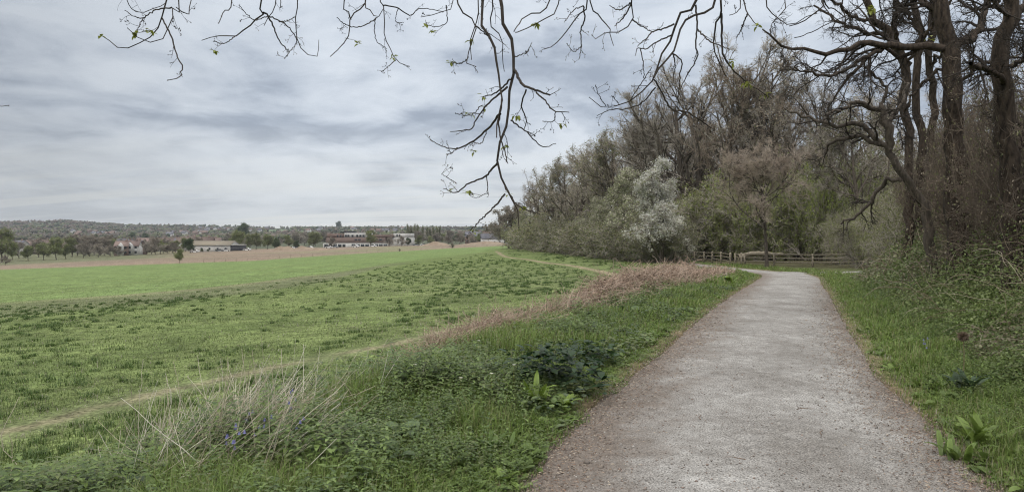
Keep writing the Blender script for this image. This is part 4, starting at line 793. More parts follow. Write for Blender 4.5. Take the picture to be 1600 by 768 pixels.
# grass of both verges
r = np.random.default_rng(200); parts = []
for s0, s1, n in ((-5.6, -1.3, 150000), (1.3, 4.4, 110000)):
    pos, s = verge_pos(r, n, s0, s1, 2.6, 60, 1.7); k = edge_jit(pos, s, 1); pos, s = pos[k], s[k]
    a = np.abs(s) - 1.35; inner = smooth(.0, 1.1, a) if s0 < 0 else smooth(0, .5, a)
    near = pos[:, 1]; L = (.035 + (.10 if s0 < 0 else .055) * inner * (.5 + vnoise(pos[:, 0] * .9, near * .9, 93)) * (1 + .9 * smooth(.5, .35, vnoise(pos[:, 0] * 1.2, pos[:, 1] * 1.2, 120)))) * r.uniform(.6, 1.4, len(pos)); W = .0022 * np.maximum(1, near / 4.5) * r.uniform(.7, 1.3, len(pos))
    c = cols(r, len(pos), G_GRASS); c = np.where((r.random(len(pos)) < .35 * (1 - smooth(0, .35, a)))[:, None], cols(r, len(pos), STRAW) * .6, c)
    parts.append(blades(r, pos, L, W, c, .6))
V, F, C = cat3(parts); tag(add('verge_grass', make_mesh('verge_grass', V, F, M_leaf, C)), 'green grass on both verges of the path', 'grass', kind='stuff')
# meadow grass
n = 210000; y = sample_y(r, n, 5, 90, 1.55); x = (r.uniform(-40, 1500, n) - 800) / FPX * y; s = slat(x, y); k = (s < -4.6); x, y, s = x[k], y[k], s[k]; tr_ = seg_dist(x, y, TRACK); k = r.random(len(x)) < smooth(.15, .6, tr_) * .9 + .1; x, y, tr_ = x[k], y[k], tr_[k]
pos = np.stack([x, y, terrain(x, y) - .01], 1); pt = vnoise(x / 1.2, y / 1.2, 95); L = (.03 + .05 * pt) * np.clip(tr_ / .8, .4, 1) * r.uniform(.6, 1.5, len(x)) * np.clip(1.25 - y / 90, .5, 1); W = .0024 * np.maximum(1, y / 6)
c = cols(r, len(x), [(.14, .19, .062), (.16, .215, .07), (.125, .17, .055), (.185, .22, .088)], .15); dry = r.random(len(x)) < (.06 + .25 * smooth(.55, .8, vnoise(x / 3, y / 3, 96)) + .4 * smooth(1.1, .3, tr_)); c[dry] = cols(r, dry.sum(), STRAW) * .6
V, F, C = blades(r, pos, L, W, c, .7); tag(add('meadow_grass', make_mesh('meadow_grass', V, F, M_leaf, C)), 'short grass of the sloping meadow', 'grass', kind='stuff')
# darker tussocks over the meadow
n = 11000; yy_ = sample_y(r, n, 7, 260, 1.35); px = r.uniform(-60, 1010, n); x = (px - 800) / FPX * yy_; s = slat(x, yy_); vr = HOR + (CAMZ - terrain(x, yy_)) / yy_ * FPX
dens = smooth(2, 14, vr - SW_px(px)) * (.10 + .9 * smooth(200, 560, px) * smooth(470, 440, vr) + .35 * smooth(560, 470, vr) * smooth(.4, .7, vnoise(x / 6, yy_ / 9, 97))); dens = dens * (.25 + 1.1 * smooth(.4, .62, vnoise(x / 7, yy_ / 11, 140))); k = (s < -6) & (r.random(n) < dens) & (seg_dist(x, yy_, TRACK) > .7) & (seg_dist(x, yy_, TRACK2) > 1); x, y = x[k], yy_[k]
m = np.where(y < 40, 40, 18); idx = np.repeat(np.arange(len(x)), m); sz = r.uniform(.07, .24, len(x)) * np.clip(y / 60, 1, 2.2); a = r.random(len(idx)) * 6.28; rr = np.sqrt(r.random(len(idx))) * sz[idx]; X = x[idx] + np.cos(a) * rr * 1.15; Y = y[idx] + np.sin(a) * rr
L = r.uniform(.09, .19, len(idx)) * np.clip(y[idx] / 60, 1, 1.5) * (1 - .45 * rr / sz[idx]); V, F, C = blades(r, np.stack([X, Y, terrain(X, Y) - .01], 1), L, .006 * np.maximum(1, y[idx] / 18), cols(r, len(idx), [(.085, .14, .036), (.105, .17, .045), (.07, .115, .03)], .2), .8)
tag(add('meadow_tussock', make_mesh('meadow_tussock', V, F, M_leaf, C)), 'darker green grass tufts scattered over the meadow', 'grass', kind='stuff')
# nettles, cow parsley and low leaves
parts = []; 
def spread(protos, n, s0, s1, y0, y1, pal, sc=(.6, 1.2), p=1.8, dens=None, hs=None, sink=0.0):
    pos, s = verge_pos(r, n, s0, s1, y0, y1, p); k = edge_jit(pos, s, 1, .4)
    if dens is not None: k &= r.random(n) < dens(pos, s)
    pos, s = pos[k], s[k]; pr = r.integers(0, len(protos), len(pos)); scl = r.uniform(*sc, len(pos)) * (hs(pos, s) if hs is not None else 1); pos = pos - [0, 0, sink]
    for i, P in enumerate(protos):
        q = pr == i
        if q.any(): parts.append(inst(P[0], P[1], P[2], pos[q], r.random(q.sum()) * 6.28, scl[q], cols(r, q.sum(), pal), r.normal(size=(q.sum(), 2)) * .15))
NE = [nettle(i) for i in range(4)]; PA = [parsley(i) for i in range(3)]; IV = [ivyclump(i) for i in range(4)]
grow_h = lambda p, s: (.4 + .6 * smooth(1.5, 3.2, np.abs(s))) * (.6 + .8 * vnoise(p[:, 0] * 1.1, p[:, 1] * 1.1, 111))
left_d = lambda p, s: smooth(1.35, 2.1, -s + .6 * (vnoise(p[:, 0] * .8, p[:, 1] * .8, 98) - .5)) * smooth(-5.4, -4.7, s)
spread(NE, 27000, -5.4, -1.3, 2.7, 48, G_NET, (.35, 1.1), dens=lambda p, s: left_d(p, s) * (.15 + .85 * smooth(.35, .55, vnoise(p[:, 0] * 1.2, p[:, 1] * 1.2, 120))), hs=grow_h)
spread(PA, 13000, -5.0, -1.3, 2.7, 48, G_PAR, (.5, .95), dens=lambda p, s: left_d(p, s + -.4), hs=grow_h)
BD = [dock(50 + i, 7, .17, .045, (.25, .9)) for i in range(3)]; spread(BD, 1500, -4.6, -1.5, 2.7, 40, G_PAR + [(.17, .22, .10)], (.35, .85)); spread(BD, 900, 1.5, 3.6, 2.7, 30, G_PAR, (.35, .85)); spread(IV, 3500, -5.2, -1.6, 2.7, 40, G_IVY + G_NET, (.6, 1.1), dens=lambda p, s: smooth(.45, .65, vnoise(p[:, 0] * .7, p[:, 1] * .7, 99)))
right_d = lambda p, s: smooth(1.45, 2.4, s + .7 * (vnoise(p[:, 0] * .8, p[:, 1] * .8, 100) - .5))
spread(NE, 18000, 1.3, 6.0, 2.7, 34, G_NET, (.5, 1.0), dens=right_d, hs=grow_h)
spread(PA, 8000, 1.3, 5.5, 2.7, 34, G_PAR, (.5, .95), dens=right_d, hs=grow_h)
V, F, C = cat3(parts); tag(add('verge_undergrowth', make_mesh('verge_undergrowth', V, F, M_leaf, C)), 'nettles, cow parsley and ivy leaves covering the path banks', 'undergrowth', kind='stuff')
# bramble and elder bank on the right
parts = []; n = 3000
def bank_h(x, y, s): return (1.15 * smooth(2.6, 4.5, s) + .18 * smooth(2.1, 2.8, s)) * smooth(37, 28, y) * (.75 + .5 * vnoise(x * .9, y * .9, 101))
nb = 190000; y = sample_y(r, nb, 3.5, 38, 1.6); s = r.uniform(2.4, 9.5, nb) ; g = (pathx(y + 1) - pathx(y - 1)) / 2; x = pathx(y) + s * np.sqrt(1 + g * g); bh = bank_h(x, y, s); hh = bh * (1.12 - .75 * r.random(nb) ** 1.3); hh *= .55 + .75 * vnoise(x * 2.6, y * 2.6, 121); k = bh > .12; x, y, s, hh = x[k], y[k], s[k], hh[k]
pts = np.stack([x, y, terrain(x, y) + hh], 1) + r.normal(size=(len(x), 3)) * .05
tone = vnoise(x * .55, y * .55, 102)[:, None]; palA, palB = cols(r, len(x), [(.16, .205, .075), (.20, .245, .095), (.12, .155, .06)]), cols(r, len(x), [(.20, .17, .12), (.24, .24, .14), (.13, .15, .075)])
V, F, C = leafcards(r, pts, .045, [(1, 1, 1)], jitter=.03, vary=.01); C = np.repeat(np.where(tone > .55, palB, palA), 4, 0); near_ = np.repeat(np.clip(y / 12, 1, 2.2), 4)
V = (V - np.repeat(pts, 4, 0)) * near_[:, None] + np.repeat(pts, 4, 0)
tag(add('bramble_bank', make_mesh('bramble_bank', V, F, M_leaf, C)), 'dense bramble and elder leaves on the bank right of the path', 'undergrowth', kind='stuff')
def canes(r, pos, L, R, lean, n=5, up=1.0, bend=-.10, wander=.10):
    d = unit(np.stack([lean[0] + r.normal(size=len(pos)) * lean[2], lean[1] + r.normal(size=len(pos)) * lean[2], np.full(len(pos), up) + r.normal(size=len(pos)) * .3], 1)); pts = [pos]
    for _ in range(n - 1): d = unit(d + r.normal(size=d.shape) * wander + [0, 0, bend]); pts.append(pts[-1] + d * (L / (n - 1))[:, None])
    P = np.stack(pts, 1); return P, R[:, None] * np.linspace(1, .5, n)[None]
def cane_obj(name, P, R, col, label, cat, sides=3, kind='stuff'):
    V, F = tubes(P, R, sides); C = np.repeat(col, P.shape[1] * sides, 0); return tag(add(name, make_mesh(name, V, F, M_dry, C)), label, cat, kind=kind)
NC = 1700; y = sample_y(r, NC, 4, 36, 1.6); s = r.uniform(2.6, 8.0, NC); g = (pathx(y + 1) - pathx(y - 1)) / 2; x = pathx(y) + s * np.sqrt(1 + g * g); pos = np.stack([x, y, terrain(x, y) + bank_h(x, y, s) * r.uniform(.4, 1.0, NC)], 1)
P, R = canes(r, pos, r.uniform(.3, 1.3, NC), .0028 * np.maximum(1, y / 7) * r.uniform(.6, 1.3, NC), (-.45, 0, .7), 8, .8, -.17, .17); cane_obj('bramble_stems', P, R, cols(r, NC, [(.36, .31, .23), (.26, .21, .155), (.18, .135, .10), (.14, .12, .07), (.44, .39, .30)]), 'pale arching bramble stems over the bank right of the path', 'stems')
# dead bracken ridge on the left
n = 15000; y = sample_y(r, n, 9.5, 38, 1.5); c0 = np.interp(y, [9, 12, 16, 22, 30, 37], [-4.2, -4.1, -3.95, -3.8, -3.55, -3.3]); hw = np.interp(y, [9, 12, 16, 25, 36, 38], [.25, .45, .62, .75, .7, .3]); q = r.normal(size=n) * .55; s = c0 + q * hw; g = (pathx(y + 1) - pathx(y - 1)) / 2; x = pathx(y) + s * np.sqrt(1 + g * g)
ph = (.25 + .75 * smooth(.3, .6, vnoise(y * .45, s, 130))) * .62 * np.exp(-(q ** 2) * .9) * smooth(9, 14, y) * (.7 + .6 * vnoise(x * .9, y * .9, 103)) + .05; pos = np.stack([x, y, terrain(x, y) + ph * r.random(n)], 1)
P, R = canes(r, pos, r.uniform(.15, .55, n), .0032 * np.maximum(1, y / 9), (.2, 0, .8), 5, .55, -.16, .22); cane_obj('dead_bracken', P, R, cols(r, n, PINKB, .3), 'pinkish-brown dead bracken stalks heaped along the bank', 'bracken')
n = 30000; y = sample_y(r, n, 9.5, 38, 1.5); c0 = np.interp(y, [9, 12, 16, 22, 30, 37], [-4.2, -4.1, -3.95, -3.8, -3.55, -3.3]); hw = np.interp(y, [9, 12, 16, 25, 36, 38], [.25, .45, .6, .72, .66, .3]); q = r.normal(size=n) * .55; s = c0 + q * hw; g = (pathx(y + 1) - pathx(y - 1)) / 2; x = pathx(y) + s * np.sqrt(1 + g * g)
ph = (.25 + .75 * smooth(.3, .6, vnoise(y * .45, s, 130))) * .55 * np.exp(-(q ** 2) * .9) * smooth(9, 14, y) * (.7 + .6 * vnoise(x * .9, y * .9, 103)) + .03; pts = np.stack([x, y, terrain(x, y) + ph * r.random(n)], 1); V, F, C = leafcards(r, pts, .06, [(.20, .135, .10), (.28, .20, .15), (.14, .095, .07), (.33, .25, .19)], jitter=.02)
tag(add('dead_bracken_fronds', make_mesh('dead_bracken_fronds', V, F, M_dry, C)), 'curled brown dead bracken fronds under the stalks', 'bracken', kind='stuff')
# pale dead stems at the near left
n = 1200; px = np.concatenate([r.normal(318, 85, 1100), r.uniform(420, 660, 100)]); d = np.concatenate([r.normal(5.8, .7, 1100), r.uniform(6.6, 9.5, 100)]); d = np.clip(d, 4.3, 10); x = (px - 800) / FPX * d; pos = np.stack([x, d, terrain(x, d) + .02], 1)
P, R = canes(r, pos, np.r_[r.uniform(.2, .74, 1100), r.uniform(.2, .5, 100)], r.uniform(.0016, .0036, n), (.5, .2, .45), 7, .75, -.03, .07); cane_obj('dead_stalks', P, R, cols(r, n, STRAW, .2), 'pale dried stalks leaning over the near left bank', 'stalks', 4)
for i, (px, row, d, top) in enumerate(((216, 690, 6.1, 562), (236, 660, 6.6, 590), (271, 700, 6.0, 566), (258, 672, 6.4, 585), (370, 720, 5.6, 566), (32, 760, 4.9, 622), (4, 770, 4.9, 680), (313, 650, 6.8, 600), (560, 600, 8.4, 540), (600, 590, 9, 530), (618, 585, 9, 520), (735, 540, 12, 492), (815, 500, 14, 462), (400, 640, 7, 524))):
    b = at(px, d); h = zrow(top, d) - b.z; Q, R = chain([(0, 0, -.03), (.02 * r.normal(), 0, h * .35), (.06 * r.normal(), .05 * r.normal(), h * .7), (.10 * r.normal(), .05, h)], .0035, .0016, 12, .006, r); V, F = tubes(Q, R, 5)
    o = add('dry_stalk', make_mesh('dry_stalk', V, F, M_dry, np.tile(STRAW[i % 4], (len(V), 1))), None, b); tag(o, 'tall thin pale dry stalk standing upright, %s from the left along the near bank' % ORD[sorted([216, 236, 271, 258, 370, 32, 4, 313, 560, 600, 618, 735, 815, 400]).index(px)], 'stalk', 'tall dry stalks on the near bank')
# single plants that stand out
def single(name, P, px, d, scale, color, label, cat, yaw=0.0, lift=0.0, group=None):
    lift = lift * .3
    b = at(px, d); b.z += lift; V = P[0] * scale; q = 8 if 'bramble' in name else 18; C = np.asarray(color)[None] * P[2][:, None] * r.uniform(.75, 1.2, (len(V) // q + 1, 1)).repeat(q, 0)[:len(V)]
    o = add(name, make_mesh(name, V, P[1], M_leaf, C), None, b); o.rotation_euler = (0, 0, yaw); return tag(o, label, cat, group)
single('dock_plant', dock(1, 16, .30, .026), 838, 6.9, 1.0, (.20, .29, .05), 'bright yellow-green dock plant at the verge, left of its twin', 'plant')
single('dock_plant', dock(2, 18, .27, .027), 884, 6.8, .95, (.19, .27, .05), 'bright green dock plant nearest the path edge, right of its twin', 'plant')
single('dock_plant', dock(3, 22, .32, .026), 1535, 5.6, 1.0, (.16, .23, .05), 'large green dock plant on the verge right of the path', 'plant')
single('dock_plant', dock(4, 16, .27, .024), 1500, 5.3, .9, (.15, .22, .05), 'smaller green dock plant by the large one right of the path', 'plant')
single('dock_plant', dock(5, 12, .22, .022), 772, 5.4, .9, (.13, .2, .05), 'small narrow-leaved dock plant low on the near left verge', 'plant')
for i, (px, d, sc) in enumerate(((625, 5.4, 1.0), (648, 5.6, .9), (600, 4.9, .8), (540, 4.7, .9), (985, 14.5, 1.3), (1045, 18, 1.3), (920, 13.5, 1.0))):
    single('broadleaf_plant', dock(20 + i, 8, .20, .062, (.2, .9)), px, d, sc, (.14, .20, .095), ['pale broad-leaved plant beside the dark nettles, largest one', 'pale broad-leaved plant right of the largest', 'pale broad-leaved plant left of the largest', 'pale broad-leaved plant near the bottom edge', 'grey-green broad-leaved plant below the bracken middle', 'grey-green broad-leaved plant below the far bracken', 'grey-green broad-leaved plant below the near bracken'][i], 'plant', group='broad-leaved plants on the left bank', lift=.12)
single('comfrey_plant', dock(31, 22, .26, .026, (.3, 1.1)), 1512, 7.4, 1.0, (.05, .085, .04), 'dark long-leaved plant on the right bank beside the dried seed head', 'plant', lift=.15)
bb = [leaf_v(.10 * q, .036 * q, np.array([max(-1.9, min(1.5, a)) * .36 - .05, b * .26, c * max(.3, 1 - (a * a + b * b) / 9)]), e, f, .3) for a, b, c, e, f, q in zip(r.normal(size=420), r.normal(size=420), r.uniform(.05, .42, 420), r.random(420) * 6.28, r.uniform(-.2, .8, 420), r.uniform(.7, 1.3, 420))]
bb = [(V_ * 1.0 if True else V_, F_, S_) for V_, F_, S_ in bb]; single('bramble_bush', plant_from(bb), 862, 7.7, 1.0, (.03, .062, .024), 'dark green leafy bramble bush on the left verge above the dock plants', 'bush')
bb2 = [leaf_v(.09 * q, .034 * q, np.array([max(-1.6, min(1.4, a)) * .22 - .05, b * .2, c]), e, f, .3) for a, b, c, e, f, q in zip(r.normal(size=150), r.normal(size=150), r.uniform(.04, .26, 150), r.random(150) * 6.28, r.uniform(-.2, .8, 150), r.uniform(.7, 1.3, 150))]
single('bramble_bush', plant_from(bb2), 928, 9.2, 1.0, (.035, .07, .026), 'small dark bramble bush behind the larger one on the left verge', 'bush')
# bluebells
M_blue = mat_noise('bluebell_petal', (.13, .13, .30), (.20, .19, .38), 30, .6)
def bluebell(px, d, label, h=.27):
    o = empty('bluebell', at(px, d)); Q, R = chain([(0, 0, 0), (.01, 0, h * .6), (.04, .01, h * .95), (.08, .01, h)], .003, .0015, 8); V, F = tubes(Q, R, 5); add('stem', make_mesh('stem', V, F, M_leaf, np.tile((.09, .15, .04), (len(V), 1))), o)
    for k in range(5):
        t = .62 + .38 * k / 4; c = Q[0, int(t * 7)] + [r.normal() * .012, r.normal() * .02, 0]; zz = np.array([0, -.006, -.016, -.022]); rad = np.array([.002, .006, .007, .012]); a = np.arange(6) / 6 * 6.283
        V = np.stack([c[0] + rad[:, None] * np.cos(a), c[1] + rad[:, None] * np.sin(a), c[2] + zz[:, None] + 0 * a], -1).reshape(-1, 3); i_ = np.arange(3)[:, None] * 6; j = np.arange(6)[None]; F = np.stack([i_ + j, i_ + (j + 1) % 6, i_ + 6 + (j + 1) % 6, i_ + 6 + j], -1).reshape(-1, 4); add('flower', make_mesh('flower', V, F, M_blue), o)
    return tag(o, label, 'flower', 'bluebells on the bank')
for px, d, lab in ((348, 4.75, 'bluebell lowest on the near left bank, under the pale stalks'), (360, 4.6, 'bluebell just right of the lowest one'), (402, 5.0, 'bluebell among nettles right of the pale stalks, brightest one'), (376, 5.2, 'bluebell at the foot of the pale stalks'), (455, 4.95, 'bluebell among nettles, furthest right of the near group'), (448, 5.6, 'faint bluebell above the near group'), (447, 6.3, 'bluebell beside the top of the pale stalks'), (530, 9.0, 'bluebell where the bank meets the meadow track'), (1127, 27.5, 'bluebell by the far bracken end, left of the pair'), (1133, 27.8, 'bluebell by the far bracken end, right of the pair'), (1444, 9.3, 'bluebell on the right verge')):
    bluebell(px, d, lab, .30 if d < 20 else .4)
single('dock_plant', dock(44, 14, .35, .06), 1140, 28, 1.2, (.20, .30, .04), 'yellow-green plant beside the far pair of bluebells', 'plant')
# dried seed head on the right bank
o = empty('seed_head', at(1506, 7.6)); Q, R = chain([(0, 0, 0), (.01, 0, .3), (0, 0, .52)], .005, .003, 8); V, F = tubes(Q, R, 5); add('stem', make_mesh('stem', V, F, M_dry, np.tile((.22, .17, .11), (len(V), 1))), o)
dd_ = unit(r.normal(size=(240, 3))); Pp = np.stack([np.zeros((240, 3)), dd_ * .03, dd_ * .055], 1) + [0, 0, .53]; V, F = tubes(Pp, np.full((240, 3), .0022), 3); add('head', make_mesh('head', V, F, M_dry, np.tile((.17, .125, .09), (len(V), 1))), o); tag(o, 'round brown dried seed head on a stalk, right bank', 'seed head')
# white daisies and petals on the left verge
for i, (px, d) in enumerate(((803, 7.0), (748, 8.6), (768, 6.6), (720, 6.4), (945, 14), (648, 6.9))):
    a = np.linspace(0, 2 * np.pi, 9)[:-1]; V = np.vstack([[0, 0, 0], np.stack([np.cos(a) * .018, np.sin(a) * .018, .006 * np.ones(8)], 1)]) ; V = np.vstack([V, [[-.002, 0, -.3], [.002, 0, -.3]]]); F = np.array([(0, k + 1, (k + 1) % 8 + 1) for k in range(8)] + [(9, 10, 0)]); C = np.vstack([[(.5, .42, .1)], np.tile((.75, .75, .72), (8, 1)), np.tile((.08, .12, .04), (2, 1))])
    b = at(px, d); b.z += .30; tag(add('white_flower', make_mesh('white_flower', V, F, M_leaf, C), None, b), 'tiny white flower on the left verge, %s' % ['beside the bright dock plants', 'left of the dark bramble bush', 'below the dark bramble bush', 'among nettles mid verge', 'by the bracken ridge', 'near the meadow track'][i], 'flower', 'white flowers on the left verge')
# loose chips, twigs and stones on the path
parts = []; n = 26000; y = sample_y(r, n, 3.0, 28, 1.9); s = np.sign(r.random(n) - .42) * (halfw(y) - .08 - np.abs(r.normal(size=n)) * .30); g = (pathx(y + 1) - pathx(y - 1)) / 2; x = pathx(y) + s * np.sqrt(1 + g * g); pos = np.stack([x, y, zpath(y) + .03 * (1 - (s / 1.62) ** 2) + .004], 1); k = np.abs(s) > .5; pos = pos[k]; n = len(pos)
yaw = r.random(n) * 6.28; L = r.uniform(.004, .017, n) * np.clip(y[k] / 7, 1, 2); d_ = np.stack([np.cos(yaw), np.sin(yaw), r.normal(size=n) * .2], 1); s_ = np.stack([-np.sin(yaw), np.cos(yaw), r.normal(size=n) * .3], 1) * .22; L = L[:, None]
V = np.stack([pos - d_ * L, pos + s_ * L, pos + d_ * L, pos - s_ * L + [0, 0, .004]], 1).reshape(-1, 3); F = (np.array([(0, 1, 3), (1, 2, 3)])[None] + (np.arange(n) * 4)[:, None, None]).reshape(-1, 3)
C = np.repeat(cols(r, n, [(.18, .12, .09), (.14, .10, .08), (.28, .22, .17), (.22, .16, .12), (.34, .29, .23)], .3), 4, 0); tag(add('path_litter', make_mesh('path_litter', V, F, M_dry, C)), 'brown bark chips and leaf litter along the path edges', 'litter', kind='stuff')
n = 14000; y = sample_y(r, n, 3.0, 22, 2.2); s = r.uniform(-1.4, 1.4, n); g = (pathx(y + 1) - pathx(y - 1)) / 2; x = pathx(y) + s * np.sqrt(1 + g * g); sz = r.gamma(2.0, .0014, n) + .0015; pos = np.stack([x, y, zpath(y) + .03 * (1 - (s / 1.62) ** 2) + sz * .3], 1)
oc = np.array([(1, 0, 0), (-1, 0, 0), (0, 1, 0), (0, -1, 0), (0, 0, .7), (0, 0, -.7)]); V = pos[:, None] + oc[None] * sz[:, None, None] * r.uniform(.6, 1.4, (n, 6, 1)); F = (np.array([(0, 2, 4), (2, 1, 4), (1, 3, 4), (3, 0, 4), (2, 0, 5), (1, 2, 5), (3, 1, 5), (0, 3, 5)])[None] + (np.arange(n) * 6)[:, None, None]).reshape(-1, 3)
C = np.repeat(cols(r, n, [(.30, .28, .26), (.40, .38, .35), (.20, .17, .15), (.26, .20, .17)], .25), 6, 0); tag(add('path_gravel', make_mesh('path_gravel', V.reshape(-1, 3), F, M_dry, C)), 'small loose stones on the path surface', 'gravel', kind='stuff')
for i, (px, d, l) in enumerate(((1285, 5.9, .09), (880, 8.8, .16), (935, 9.0, .12), (1095, 6.4, .1), (1150, 5.2, .07), (1260, 6.7, .08))):
    p = at(px, d); p.z = float(zpath(d)) + .045; Q, R = chain([(-l, 0, 0), (-l * .3, l * .15, .005), (l * .4, -l * .1, .004), (l, l * .1, 0)], .004, .002, 8); V, F = tubes(Q, R, 5)
    o = add('fallen_twig', make_mesh('fallen_twig', V, F, M_dry, np.tile((.17, .12, .09), (len(V), 1))), None, p); o.rotation_euler = (0, 0, r.random() * 3); tag(o, 'thin fallen twig on the path, %s' % ['right of centre, nearest the docks', 'longest, at the left edge', 'left edge, beside the longest', 'left of centre', 'lowest, near the bottom', 'near the middle of the grey strip'][i], 'twig', 'fallen twigs on the path')

